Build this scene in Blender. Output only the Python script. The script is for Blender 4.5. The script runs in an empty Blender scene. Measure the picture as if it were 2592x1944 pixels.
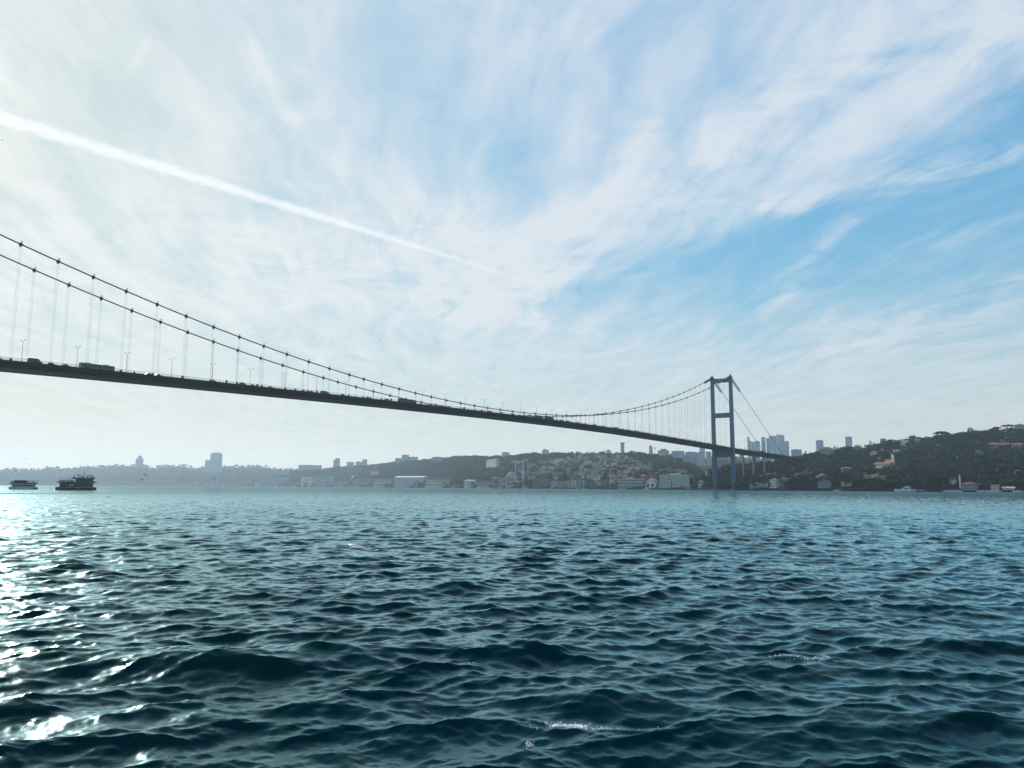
import bpy, math, random
import numpy as np
from mathutils import Vector, Matrix

# ------------------------------------------------------------------ camera
F, PIT, ROLL, CAMH = 1994.3, math.radians(7.464), math.radians(0.255), 2.9
scene = bpy.context.scene
COL = scene.collection
cam_data = bpy.data.cameras.new('camera')
cam_data.sensor_width = 36.0
cam_data.lens = 36.0 * F / 2592.0
cam_data.clip_start = 0.5
cam_data.clip_end = 60000
cam = bpy.data.objects.new('camera', cam_data)
COL.objects.link(cam)
_fw = Vector((0, math.cos(PIT), math.sin(PIT)))
_up = Vector((0, -math.sin(PIT), math.cos(PIT)))
_rt = Vector((1, 0, 0))
_cr = _rt * math.cos(ROLL) + _up * math.sin(ROLL)
_cu = -_rt * math.sin(ROLL) + _up * math.cos(ROLL)
_m = Matrix((_cr, _cu, -_fw)).transposed().to_4x4()
_m.translation = Vector((0, 0, CAMH))
cam.matrix_world = _m
scene.camera = cam

def ray(px, py):
    """direction of a photo pixel (2592 x 1944), scaled so that y == 1"""
    d = _cr * ((px - 1296) / F) - _cu * ((py - 972) / F) + _fw
    return d / d.y

def at(px, py, Y):
    d = ray(px, py)
    return Vector((d.x * Y, Y, CAMH + d.z * Y))

# ------------------------------------------------------------------ world, sun, exposure
SUN_AZ, SUN_EL = math.radians(-38.5), math.radians(24)
SUN = Vector((math.sin(SUN_AZ) * math.cos(SUN_EL), math.cos(SUN_AZ) * math.cos(SUN_EL), math.sin(SUN_EL)))
world = bpy.data.worlds.new('World')
scene.world = world
world.use_nodes = True

class NT:
    """tiny helper to write node graphs as expressions"""
    def __init__(s, tree):
        s.t = tree
    def n(s, kind, **kw):
        nd = s.t.nodes.new(kind)
        for k, v in kw.items():
            setattr(nd, k, v)
        return nd
    def link(s, a, b):
        s.t.links.new(a, b)
    def put(s, sock, v):
        if isinstance(v, bpy.types.NodeSocket):
            s.t.links.new(v, sock)
        else:
            sock.default_value = v
    def m(s, op, a, b=0.0, c=None, clamp=False):
        nd = s.n('ShaderNodeMath', operation=op, use_clamp=clamp)
        s.put(nd.inputs[0], a); s.put(nd.inputs[1], b)
        if c is not None:
            s.put(nd.inputs[2], c)
        return nd.outputs[0]
    def v(s, op, a, b=(0, 0, 0), scale=None):
        nd = s.n('ShaderNodeVectorMath', operation=op)
        s.put(nd.inputs[0], a); s.put(nd.inputs[1], b)
        if scale is not None:
            s.put(nd.inputs['Scale'], scale)
        return nd.outputs['Value'] if op in ('DOT_PRODUCT', 'LENGTH', 'DISTANCE') else nd.outputs['Vector']
    def sep(s, a):
        nd = s.n('ShaderNodeSeparateXYZ'); s.put(nd.inputs[0], a); return nd.outputs
    def comb(s, x, y, z=0.0):
        nd = s.n('ShaderNodeCombineXYZ'); s.put(nd.inputs[0], x); s.put(nd.inputs[1], y); s.put(nd.inputs[2], z)
        return nd.outputs[0]
    def step(s, a, lo, hi):
        nd = s.n('ShaderNodeMapRange', interpolation_type='SMOOTHSTEP')
        s.put(nd.inputs['Value'], a); s.put(nd.inputs['From Min'], lo); s.put(nd.inputs['From Max'], hi)
        return nd.outputs['Result']
    def noise(s, vec, scale, detail=4.0, rough=0.5, dist=0.0):
        nd = s.n('ShaderNodeTexNoise')
        s.put(nd.inputs['Vector'], vec); s.put(nd.inputs['Scale'], scale)
        s.put(nd.inputs['Detail'], detail); s.put(nd.inputs['Roughness'], rough); s.put(nd.inputs['Distortion'], dist)
        return nd.outputs['Fac']
    def mix(s, f, a, b, blend='MIX'):
        nd = s.n('ShaderNodeMix', data_type='RGBA', blend_type=blend)
        s.put(nd.inputs[0], f); s.put(nd.inputs[6], a); s.put(nd.inputs[7], b)
        return nd.outputs[2]

def plane_uv(px, py):
    d = ray(px, py)
    return d.x / (d.z + 0.05), d.y / (d.z + 0.05)

def azel(px, py):
    d = ray(px, py)
    return math.degrees(math.atan2(d.x, d.y)), math.degrees(math.atan2(d.z, math.hypot(d.x, d.y)))

SKY_TINT = (0.67, 1.08, 1.03, 1)
HAZE_COOL = (1.03, 0.945, 0.86, 1)
HAZE_WARM = (1.06, 0.985, 0.87, 1)
CLOUD_COOL = (0.84, 0.92, 1.0, 1)
HAZE_LUM, CLOUD_LUM = 6.6, 7.15
# wisps of cirrus: from, to (directions named by the photo pixel they are seen at), half width in degrees, added density
STROKES = [
    ((1150, 740), (1660, 450), 2.6, .22), ((1660, 450), (2592, 40), 4.2, .20), ((1560, 560), (1150, 800), 2.2, .15),
    ((1800, 390), (1990, 270), 2.2, .25), ((1990, 270), (2592, 0), 3.2, .16),
    ((1640, 330), (1450, 580), 1.2, .16), ((1255, 330), (1190, 430), .6, .14), ((1090, 440), (1190, 680), 1.2, .12),
    ((645, 120), (740, 300), .9, .16), ((740, 300), (870, 440), .8, .16), ((370, 110), (318, 178), .45, .14),
    ((700, 575), (640, 580), .8, .16), ((1170, 795), (1360, 805), 1.0, .40), ((1040, 500), (1060, 690), 1.6, .10),
    ((2620, 370), (1950, 515), .9, .34), ((2150, 560), (1940, 780), .7, .24),
    ((2592, 530), (2380, 610), .7, .14), ((2592, 705), (2120, 880), 1.6, .26), ((1300, 700), (1700, 690), 1.0, .10),
    ((0, 560), (1150, 690), 7.0, .26), ((1290, 760), (1420, 560), 2.4, .18), ((2100, 60), (2592, 60), 5.0, .06), ((1380, 20), (1640, 260), 1.8, .10),
    ((960, 110), (1290, 430), 4.6, -.26), ((250, 300), (380, 90), 5.0, -.15), ((360, 640), (480, 650), 2.4, -.14),
    ((600, 530), (900, 500), 1.6, -.12), ((1110, 700), (1250, 690), 1.1, -.16), ((820, 800), (1150, 860), 1.8, -.08),
    ((1560, 110), (1620, 250), 1.6, -.12), ((1420, 290), (1330, 380), 1.4, -.10), ((1850, 60), (1720, 330), 1.0, -.12),
]

def build_world():
    t = world.node_tree
    t.nodes.clear()
    g = NT(t)
    out = g.n('ShaderNodeOutputWorld'); bg = g.n('ShaderNodeBackground')
    sky = g.n('ShaderNodeTexSky', sky_type='NISHITA', sun_disc=False)
    sky.sun_elevation = SUN_EL
    sky.sun_rotation = SUN_AZ
    sky.air_density = 1.0; sky.dust_density = 0.6; sky.ozone_density = 3.0; sky.altitude = 10
    d = g.n('ShaderNodeTexCoord').outputs['Generated']
    x, y, z = g.sep(d)
    za = g.m('ABSOLUTE', z)
    zc = g.m('ADD', za, 0.05)
    u = g.m('DIVIDE', x, zc); w = g.m('DIVIDE', y, zc)
    P = g.comb(u, w)
    A = g.m('MULTIPLY', g.m('ARCTAN2', x, y), 180 / math.pi)
    Ed = g.m('MULTIPLY', g.m('ARCSINE', za), 180 / math.pi)
    AE = g.comb(A, Ed)
    # cirrus filaments run away from the viewer, a little left of the view axis, so they fan out overhead
    ang = math.radians(-8)
    ca, sa = math.cos(ang), math.sin(ang)
    a = g.m('SUBTRACT', g.m('MULTIPLY', u, ca), g.m('MULTIPLY', w, sa))
    b = g.m('ADD', g.m('MULTIPLY', u, sa), g.m('MULTIPLY', w, ca))
    warpn = g.n('ShaderNodeTexNoise'); g.link(P, warpn.inputs['Vector'])
    warpn.inputs['Scale'].default_value = 0.9; warpn.inputs['Detail'].default_value = 3.0
    wv = g.sep(warpn.outputs['Color'])
    a2 = g.m('ADD', a, g.m('MULTIPLY', g.m('SUBTRACT', wv[0], 0.5), 0.55))
    b2 = g.m('ADD', b, g.m('MULTIPLY', g.m('SUBTRACT', wv[1], 0.5), 0.8))
    fil = g.noise(g.comb(a2, g.m('MULTIPLY', b2, 0.22)), 8.0, 9.0, 0.64, 0.15)
    fil2 = g.noise(g.comb(g.m('ADD', a2, 7.3), g.m('MULTIPLY', b2, 0.5)), 1.9, 6.0, 0.6, 0.4)
    fil3 = g.noise(g.comb(g.m('ADD', b2, 3.3), g.m('MULTIPLY', a2, 0.55)), 5.5, 6.0, 0.65, 0.6)
    tex = g.m('ADD', g.m('ADD', g.m('MULTIPLY', g.m('SUBTRACT', fil, 0.5), 1.15), g.m('MULTIPLY', g.m('SUBTRACT', fil2, 0.5), 0.60)),
              g.m('MULTIPLY', g.m('SUBTRACT', fil3, 0.5), 0.28))

    # everything edge-like is looked up with a slightly disturbed direction
    jit = g.v('MULTIPLY', g.v('SUBTRACT', warpn.outputs['Color'], (.5, .5, .5)), (5.0, 4.0, 0))
    jn = g.n('ShaderNodeTexNoise'); g.link(g.comb(g.m('MULTIPLY', a2, 1.0), g.m('MULTIPLY', b2, .45)), jn.inputs['Vector'])
    jn.inputs['Scale'].default_value = 5.0; jn.inputs['Detail'].default_value = 5.0
    jit = g.v('ADD', jit, g.v('MULTIPLY', g.v('SUBTRACT', jn.outputs['Color'], (.5, .5, .5)), (3.5, 2.5, 0)))
    Q = g.v('ADD', AE, jit)
    Qs = g.v('ADD', AE, g.v('SCALE', jit, scale=0.45))

    def half(p1, p2, P_):
        """signed distance in degrees to the line p1 -> p2, positive below / right of it"""
        (x1, y1), (x2, y2) = azel(*p1), azel(*p2)
        L = math.hypot(x2 - x1, y2 - y1)
        nx, ny = (y2 - y1) / L, -(x2 - x1) / L
        return g.m('ADD', g.v('DOT_PRODUCT', P_, (nx, ny, 0)), -(nx * x1 + ny * y1))

    def capsule(p1, p2, r, P_):
        (x1, y1), (x2, y2) = azel(*p1), azel(*p2)
        L2 = (x2 - x1) ** 2 + (y2 - y1) ** 2
        q = g.v('SUBTRACT', P_, (x1, y1, 0))
        h = g.m('DIVIDE', g.v('DOT_PRODUCT', q, (x2 - x1, y2 - y1, 0)), L2, clamp=True)
        dd = g.v('LENGTH', g.v('SUBTRACT', q, g.v('SCALE', (x2 - x1, y2 - y1, 0), scale=h)))
        return g.m('SUBTRACT', 1.0, g.step(dd, 0.0, r * 1.35))
    # clear blue wedge to the right, below the great band
    e1 = half((1330, 735), (2592, 190), Q)
    low = half((1330, 735), (2592, 800), Qs)
    clear = g.m('MULTIPLY', g.step(e1, -0.6, 2.2), g.m('SUBTRACT', 1.0, g.step(low, -5.0, 4.0)))
    dens = g.m('ADD', 0.585, tex)
    dens = g.m('SUBTRACT', dens, g.m('MULTIPLY', clear, 0.54))
    wisp = g.m('ADD', 0.35, g.m('MULTIPLY', g.step(g.m('ADD', g.m('MULTIPLY', fil, .5), g.m('MULTIPLY', fil3, .5)), .36, .62), 0.95))
    for p1, p2, r, k in STROKES:
        dens = g.m('ADD', dens, g.m('MULTIPLY', g.m('MULTIPLY', capsule(p1, p2, r, Qs if r < 3 else Q), wisp), k))
    cov = g.step(dens, -0.12, 1.12)
    # contrail: broad and fluffy at the near end, thinning out far away
    def flat_uv(px, py):
        d_ = ray(px, py); return d_.x / d_.z, d_.y / d_.z
    (x1, y1), (x2, y2) = flat_uv(0, 297), flat_uv(1290, 697)
    zf = g.m('MAXIMUM', za, 0.03); P0 = g.comb(g.m('DIVIDE', x, zf), g.m('DIVIDE', y, zf))
    L = math.hypot(x2 - x1, y2 - y1); tx, ty = (x2 - x1) / L, (y2 - y1) / L
    cd = g.m('ADD', g.v('DOT_PRODUCT', P0, (ty, -tx, 0)), -(ty * x1 - tx * y1))
    tl = g.m('ADD', g.v('DOT_PRODUCT', P0, (tx, ty, 0)), -(tx * x1 + ty * y1))
    cn = g.noise(g.comb(g.m('MULTIPLY', tl, 14.0), g.m('MULTIPLY', cd, 9.0)), 1.6, 5.0, 0.7)
    cn2 = g.noise(g.comb(g.m('MULTIPLY', tl, 40.0), g.m('MULTIPLY', cd, 30.0)), 1.0, 4.0, 0.7)
    wid = g.m('MAXIMUM', g.m('ADD', 0.074, g.m('MULTIPLY', tl, -0.018)), 0.017)
    cdd = g.m('ABSOLUTE', g.m('ADD', cd, g.m('MULTIPLY', g.m('SUBTRACT', cn, 0.5), g.m('MULTIPLY', wid, 1.1))))
    core = g.m('SUBTRACT', 1.0, g.step(cdd, g.m('MULTIPLY', wid, 0.1), wid))
    core = g.m('MULTIPLY', core, g.m('SUBTRACT', 1.0, g.step(tl, L * 0.45, L * 1.25)))
    core = g.m('MINIMUM', g.m('MULTIPLY', core, g.m('ADD', 0.25, g.m('MULTIPLY', cn2, 1.15))), 1.0)
    # light: white veil towards the horizon, everything brighter towards the sun
    sd = g.m('MAXIMUM', g.v('DOT_PRODUCT', d, tuple(SUN)), 0.0)
    glow = g.m('POWER', sd, 9.0)
    glow2 = g.m('POWER', sd, 700.0)
    hz = g.m('POWER', g.m('SUBTRACT', 1.0, za), 10.0)
    veil = g.m('MINIMUM', g.m('ADD', g.m('MULTIPLY', hz, 0.92), g.m('MULTIPLY', glow, 0.20)), 0.97)
    blue = g.mix(1.0, sky.outputs[0], SKY_TINT, 'MULTIPLY')
    lum = g.n('ShaderNodeRGBToBW'); g.link(blue, lum.inputs[0])
    blue = g.v('SCALE', blue, scale=g.m('DIVIDE', 5.0, g.m('MAXIMUM', g.m('ADD', lum.outputs[0], 1.2), 3.0)))
    warm = g.mix(g.m('MINIMUM', g.m('MULTIPLY', g.m('POWER', sd, 4.0), 1.2), 1.0), HAZE_COOL, HAZE_WARM)
    veilc = g.v('SCALE', warm, scale=g.m('ADD', HAZE_LUM, g.m('ADD', g.m('MULTIPLY', glow, 1.1), g.m('MULTIPLY', glow2, 2.5))))
    cl = g.m('ADD', CLOUD_LUM, g.m('ADD', g.m('MULTIPLY', glow, 0.6), g.m('MULTIPLY', glow2, 2.5)))
    cloudc = g.v('SCALE', g.mix(g.m('MINIMUM', g.m('MULTIPLY', g.m('POWER', sd, 3.0), 1.0), 1.0), CLOUD_COOL, (.98, .99, 1.0, 1)), scale=cl)
    c1 = g.mix(g.m('MULTIPLY', cov, 0.88), blue, cloudc)
    c1 = g.mix(veil, c1, veilc)
    c2 = g.mix(g.m('MULTIPLY', core, 0.74), c1, g.v('SCALE', cloudc, scale=1.20))
    g.link(c2, bg.inputs[0])
    bg.inputs[1].default_value = 0.12
    g.link(bg.outputs[0], out.inputs[0])
build_world()

sun = bpy.data.lights.new('sun', 'SUN')
sun.energy = 4.6
sun.angle = math.radians(0.6)
sun.color = (1.0, 0.95, 0.86)
sun_o = bpy.data.objects.new('sun', sun)
sun_o.rotation_euler = (-SUN).to_track_quat('-Z', 'Y').to_euler()
COL.objects.link(sun_o)
vs = scene.view_settings
scene.display_settings.display_device = 'sRGB'
vs.view_transform = 'Standard'; vs.look = 'None'; vs.exposure = 0.0; vs.gamma = 1.0
vs.use_curve_mapping = False
cy = scene.cycles
cy.use_denoising = True
cy.max_bounces = 6; cy.diffuse_bounces = 2; cy.glossy_bounces = 2; cy.transmission_bounces = 2
cy.volume_bounces = 1
cy.caustics_reflective = False
cy.sample_clamp_indirect = 4.0
# ------------------------------------------------------------------ materials
def mat(name, col, rough=0.8, metal=0.0, var=0.25, nscale=0.6, spec=0.3, obj_var=0.0, bump=0.0):
    m = bpy.data.materials.new(name)
    m.use_nodes = True
    t = m.node_tree; g = NT(t)
    bs = t.nodes['Principled BSDF']
    bs.inputs['Roughness'].default_value = rough
    bs.inputs['Metallic'].default_value = metal
    bs.inputs['Specular IOR Level'].default_value = spec
    co = g.n('ShaderNodeTexCoord').outputs['Object']
    nz = g.noise(co, nscale, 5.0, 0.6)
    lo = tuple(c * (1 - var) for c in col) + (1,)
    hi = tuple(min(1, c * (1 + var)) for c in col) + (1,)
    c = g.mix(g.step(nz, 0.3, 0.7), lo, hi)
    if obj_var:
        r = g.n('ShaderNodeObjectInfo').outputs['Random']
        hsv = g.n('ShaderNodeHueSaturation')
        g.link(c, hsv.inputs['Color'])
        g.link(g.m('ADD', 1 - obj_var, g.m('MULTIPLY', r, 2 * obj_var)), hsv.inputs['Value'])
        r2 = g.m('FRACT', g.m('MULTIPLY', r, 17.3))
        g.link(g.m('ADD', 0.47, g.m('MULTIPLY', r2, 0.06)), hsv.inputs['Hue'])
        c = hsv.outputs[0]
    g.link(c, bs.inputs['Base Color'])
    if bump:
        bn = g.n('ShaderNodeBump'); bn.inputs['Strength'].default_value = bump
        g.link(g.noise(co, nscale * 6, 4.0), bn.inputs['Height']); g.link(bn.outputs[0], bs.inputs['Normal'])
    return m

M = {}
def mm(name, *a, **k):
    M[name] = mat(name, *a, **k)
mm('bridge_paint', (0.065, 0.13, 0.215), 0.55, var=0.12, nscale=0.08, spec=0.4)
mm('bridge_deck', (0.016, 0.017, 0.020), 0.75, var=0.2, nscale=0.1)
mm('cable', (0.02, 0.02, 0.024), 0.6, var=0.15)
mm('hanger_steel', (0.30, 0.31, 0.33), 0.5, var=0.1)
mm('asphalt', (0.045, 0.045, 0.047), 0.9, var=0.2)
mm('concrete', (0.25, 0.25, 0.24), 0.85, var=0.2, nscale=0.3)
mm('quay_stone', (0.018, 0.019, 0.021), 0.9, var=0.3, nscale=0.3, spec=0.0)
mm('glass_dark', (0.02, 0.026, 0.032), 0.15, var=0.2, spec=0.6)
mm('dark_hull', (0.035, 0.03, 0.035), 0.4, var=0.2)
mm('boat_red', (0.12, 0.02, 0.02), 0.4, var=0.2)
mm('boat_white', (0.6, 0.62, 0.62), 0.4, var=0.1)
mm('boat_blue', (0.08, 0.15, 0.2), 0.45, var=0.2)
mm('canopy_cloth', (0.10, 0.12, 0.13), 0.8, var=0.15)
mm('person_dark', (0.03, 0.03, 0.035), 0.9, var=0.3)
mm('gull_white', (0.35, 0.35, 0.36), 0.8, var=0.2)
mm('gull_dark', (0.05, 0.045, 0.045), 0.8, var=0.2)
mm('plane_grey', (0.35, 0.37, 0.4), 0.4, var=0.05)
mm('tyre', (0.02, 0.02, 0.02), 0.9)
mm('rail_metal', (0.10, 0.11, 0.12), 0.6)
mm('bark', (0.06, 0.045, 0.035), 0.95, var=0.3, nscale=3)
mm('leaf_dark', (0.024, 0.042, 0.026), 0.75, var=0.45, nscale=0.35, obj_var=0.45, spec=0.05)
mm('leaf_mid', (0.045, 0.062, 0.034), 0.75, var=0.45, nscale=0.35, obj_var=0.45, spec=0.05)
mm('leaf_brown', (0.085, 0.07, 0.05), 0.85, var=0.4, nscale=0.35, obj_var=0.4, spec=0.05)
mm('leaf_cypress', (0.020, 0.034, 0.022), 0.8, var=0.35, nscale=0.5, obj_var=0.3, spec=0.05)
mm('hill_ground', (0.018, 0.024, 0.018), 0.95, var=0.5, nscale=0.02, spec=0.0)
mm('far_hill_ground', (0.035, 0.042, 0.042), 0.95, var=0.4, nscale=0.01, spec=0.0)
for nm, c in dict(cream=(0.68, 0.60, 0.46), white=(0.80, 0.79, 0.75), grey=(0.36, 0.33, 0.34), pink=(0.42, 0.22, 0.21),
                  yellow=(0.50, 0.44, 0.25), sage=(0.27, 0.36, 0.33), brown=(0.17, 0.13, 0.11), rose=(0.30, 0.11, 0.12),
                  blueglass=(0.30, 0.42, 0.50), steelgrey=(0.24, 0.28, 0.33), tan=(0.46, 0.36, 0.27),
                  stone=(0.42, 0.39, 0.35), palegreen=(0.33, 0.42, 0.40), offwhite=(0.62, 0.61, 0.57)).items():
    mm('wall_' + nm, c, 0.85 if nm != 'blueglass' else 0.3, var=0.14, nscale=0.35)
for nm, c in dict(tile=(0.30, 0.095, 0.06), oldtile=(0.13, 0.08, 0.065), grey=(0.17, 0.17, 0.18), lead=(0.24, 0.27, 0.29),
                  white=(0.6, 0.6, 0.58), dark=(0.05, 0.05, 0.055)).items():
    mm('roof_' + nm, c, 0.8, var=0.25, nscale=0.8)
for nm, c in dict(black=(0.02, 0.02, 0.022), white=(0.6, 0.6, 0.6), silver=(0.3, 0.31, 0.32), red=(0.25, 0.03, 0.03),
                  blue=(0.03, 0.06, 0.16), green=(0.05, 0.16, 0.10), yellow=(0.5, 0.35, 0.04)).items():
    mm('car_' + nm, c, 0.35, var=0.05, spec=0.5)
mm('flag_red', (0.5, 0.02, 0.03), 0.7)
mm('tarp_blue', (0.03, 0.10, 0.30), 0.6)
mm('trim_white', (0.6, 0.6, 0.57), 0.7, var=0.1)
mm('gold', (0.5, 0.4, 0.15), 0.4)

# ------------------------------------------------------------------ mesh helpers
class MB:
    def __init__(s):
        s.v = []; s.f = []
    def add(s, vs_, fs):
        o = len(s.v)
        s.v += [tuple(p) for p in vs_]
        s.f += [tuple(i + o for i in f) for f in fs]
        return s
    def box(s, x0, x1, y0, y1, z0, z1):
        return s.add([(x0, y0, z0), (x1, y0, z0), (x1, y1, z0), (x0, y1, z0), (x0, y0, z1), (x1, y0, z1), (x1, y1, z1), (x0, y1, z1)],
                     [(0, 3, 2, 1), (4, 5, 6, 7), (0, 1, 5, 4), (1, 2, 6, 5), (2, 3, 7, 6), (3, 0, 4, 7)])
    def tube(s, pts, r, n=6, cap=True):
        pts = [Vector(p) for p in pts]
        rs = r if isinstance(r, (list, tuple)) else [r] * len(pts)
        rings = []
        for i, p in enumerate(pts):
            d = (pts[min(i + 1, len(pts) - 1)] - pts[max(i - 1, 0)]).normalized()
            a = d.cross(Vector((0, 0, 1)))
            if a.length < 1e-3:
                a = Vector((1, 0, 0))
            a.normalize(); b = d.cross(a)
            rings.append([p + (a * math.cos(2 * math.pi * k / n) + b * math.sin(2 * math.pi * k / n)) * rs[i] for k in range(n)])
        vs_ = [q for rg in rings for q in rg]
        fs = []
        for i in range(len(pts) - 1):
            for k in range(n):
                k2 = (k + 1) % n
                fs.append((i * n + k, i * n + k2, (i + 1) * n + k2, (i + 1) * n + k))
        if cap:
            fs.append(tuple(range(n - 1, -1, -1))); fs.append(tuple((len(pts) - 1) * n + k for k in range(n)))
        return s.add(vs_, fs)
    def lathe(s, prof, n=12, c=(0, 0)):
        vs_ = []; fs = []
        for (r, z) in prof:
            for k in range(n):
                vs_.append((c[0] + r * math.cos(2 * math.pi * k / n), c[1] + r * math.sin(2 * math.pi * k / n), z))
        for i in range(len(prof) - 1):
            for k in range(n):
                k2 = (k + 1) % n
                fs.append((i * n + k, i * n + k2, (i + 1) * n + k2, (i + 1) * n + k))
        fs.append(tuple(range(n - 1, -1, -1))); fs.append(tuple((len(prof) - 1) * n + k for k in range(n)))
        return s.add(vs_, fs)
    def loft(s, sections):
        """sections: list of equal-length closed rings of points"""
        n = len(sections[0]); vs_ = [p for sc in sections for p in sc]; fs = []
        for i in range(len(sections) - 1):
            for k in range(n):
                k2 = (k + 1) % n
                fs.append((i * n + k, i * n + k2, (i + 1) * n + k2, (i + 1) * n + k))
        fs.append(tuple(range(n - 1, -1, -1))); fs.append(tuple((len(sections) - 1) * n + k for k in range(n)))
        return s.add(vs_, fs)
    def mesh(s, name, m, smooth=False):
        me = bpy.data.meshes.new(name)
        me.from_pydata(s.v, [], s.f)
        me.validate()
        if m is not None:
            me.materials.append(m)
        if smooth:
            me.polygons.foreach_set('use_smooth', [True] * len(me.polygons))
        return me
    def obj(s, name, m, parent=None, smooth=False, loc=None):
        return link(name, s.mesh(name, m, smooth), parent, loc)

def link(name, data, parent=None, loc=None, rz=None, scale=None):
    o = bpy.data.objects.new(name, data)
    COL.objects.link(o)
    if parent is not None:
        o.parent = parent
    if loc is not None:
        o.location = loc
    if rz is not None:
        o.rotation_euler = (0, 0, rz)
    if scale is not None:
        o.scale = scale
    return o

def tag(o, label=None, cat=None, group=None, kind=None):
    if label: o['label'] = label
    if cat: o['category'] = cat
    if group: o['group'] = group
    if kind: o['kind'] = kind
    return o

def thing(name, label, cat, loc=(0, 0, 0), rz=0.0, group=None):
    return tag(link(name, None, None, loc, rz), label, cat, group)

def copy_tree(o, parent=None):
    c = o.copy(); COL.objects.link(c); c.parent = parent
    for ch in list(o.children):
        copy_tree(ch, c)
    return c

ORD = ['first', 'second', 'third', 'fourth', 'fifth', 'sixth', 'seventh', 'eighth', 'ninth', 'tenth', 'eleventh', 'twelfth',
       'thirteenth', 'fourteenth', 'fifteenth', 'sixteenth', 'seventeenth', 'eighteenth', 'nineteenth', 'twentieth']
TENS = {20: 'twenty', 30: 'thirty', 40: 'forty', 50: 'fifty', 60: 'sixty', 70: 'seventy', 80: 'eighty', 90: 'ninety'}
def ordw(i):
    if i < 20:
        return ORD[i]
    n = i + 1
    if n >= 100:
        return 'hundredth' if n == 100 else 'hundred-and-' + ordw(n - 101)
    t = n // 10 * 10
    if n % 10 == 0:
        return TENS[t][:-1] + 'ieth'
    return TENS[t] + '-' + ORD[n % 10 - 1]
# ------------------------------------------------------------------ water
def ocean_tile(N, L, lmin, lmax, lp, seed, wdir, spread, slope_target, expo=-4.0):
    rng = np.random.default_rng(seed)
    k1 = np.fft.fftfreq(N, d=L / N) * 2 * np.pi
    kx, ky = np.meshgrid(k1, k1, indexing='ij')
    k = np.hypot(kx, ky); k[0, 0] = 1e-6
    kp = 2 * np.pi / lp
    S = k ** expo * np.exp(-1.25 * (kp / k) ** 2)
    c = (kx * wdir[0] + ky * wdir[1]) / k
    sp = np.clip(c, 0, 1) ** spread + 0.03
    band = 1 / (1 + np.exp(-(k - 2 * np.pi / lmax) / (0.12 * 2 * np.pi / lmax))) * (k < 2 * np.pi / lmin)
    A = np.sqrt(S * sp * band) * (rng.normal(size=(N, N)) + 1j * rng.normal(size=(N, N)))
    A *= np.exp(0j)
    A[0, 0] = 0
    h = np.real(np.fft.ifft2(A)); 
    slx = np.real(np.fft.ifft2(1j * kx * A)); sly = np.real(np.fft.ifft2(1j * ky * A))
    sc = slope_target / math.sqrt((slx ** 2 + sly ** 2).mean())
    dx = np.real(np.fft.ifft2(1j * kx / k * A)); dy = np.real(np.fft.ifft2(1j * ky / k * A))
    jxx = np.real(np.fft.ifft2(kx * kx / k * A)) * sc
    return dict(N=N, L=L, h=h * sc, dx=dx * sc, dy=dy * sc, j=jxx)

def sample(tile, key, X, Y):
    N, L, a = tile['N'], tile['L'], tile[key]
    fx = (X / L * N) % N; fy = (Y / L * N) % N
    i = np.floor(fx).astype(int) % N; j = np.floor(fy).astype(int) % N
    u = fx - np.floor(fx); v = fy - np.floor(fy)
    i2 = (i + 1) % N; j2 = (j + 1) % N
    return a[i, j] * (1 - u) * (1 - v) + a[i2, j] * u * (1 - v) + a[i, j2] * (1 - u) * v + a[i2, j2] * u * v

W1 = np.array([0.30, -0.954])
TILES = [
    (ocean_tile(512, 83.0, 0.9, 7, 2.5, 11, W1, 3.0, 0.145), 0, 2500),
    (ocean_tile(512, 21.0, 0.28, 0.9, 5.0, 5, np.array([0.22, -0.975]), 2.2, 0.170, -3.7), 0, 1400),
    (ocean_tile(1024, 8.1, 0.07, 0.28, 2.0, 8, np.array([0.10, -0.99]), 1.6, 0.150, -3.8), 0, 130),
]
# larger individual waves of the chop seen close by: x, y, amplitude, half length across, half width, heading
BIGK = 0.52
BIGW = [(-5.2, 13.2, .34, 4.2, .75, 0.10), (-1.2, 14.6, .26, 2.4, .6, 0.28), (-1.6, 22.5, .30, 2.2, .9, -0.05), (3.4, 21.5, .22, 3.0, .9, 0.0),
        (7.6, 15.6, .26, 2.0, .7, -0.35), (1.4, 11.2, .26, 2.2, .6, -0.18), (5.4, 9.6, .24, 2.6, .6, -0.2), (-4.5, 10.4, .18, 2.4, .6, 0.15)]

def water_disp(X, Y):
    R = np.hypot(X, Y)
    Z = np.zeros_like(X); DX = np.zeros_like(X); DY = np.zeros_like(X); J = np.zeros_like(X)
    gust = 0.85 + 0.3 * (np.sin(X / 37.0 + 1.3 * np.sin(Y / 61.0)) * np.sin(Y / 53.0 + 0.7 * np.sin(X / 29.0)) * 0.5 + 0.5)
    for tile, _, rmax in TILES:
        f = np.clip((rmax - R) / (rmax * 0.5), 0, 1) * gust
        Z += f * sample(tile, 'h', X, Y)
        DX += f * sample(tile, 'dx', X, Y) * 1.15
        DY += f * sample(tile, 'dy', X, Y) * 1.15
        J += f * sample(tile, 'j', X, Y)
    for (cx, cy_, A, l, w, th) in BIGW:
        c, s = math.cos(th), math.sin(th)
        a = (X - cx) * c + (Y - cy_) * s
        b = -(X - cx) * s + (Y - cy_) * c + 0.09 * a * a / max(l, 1)
        b = b + 0.25 * np.sin(a * 1.7 + cx)
        e = np.exp(-(a / l) ** 2)
        # steeper on the side that faces the shore
        Z += BIGK * A * e * (np.exp(-np.where(b < 0, b / (w * 0.8), b / (w * 1.7)) ** 2) - 0.25 * np.exp(-((b + 1.6 * w) / (w * 1.5)) ** 2))
    return Z, DX, DY, J

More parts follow.
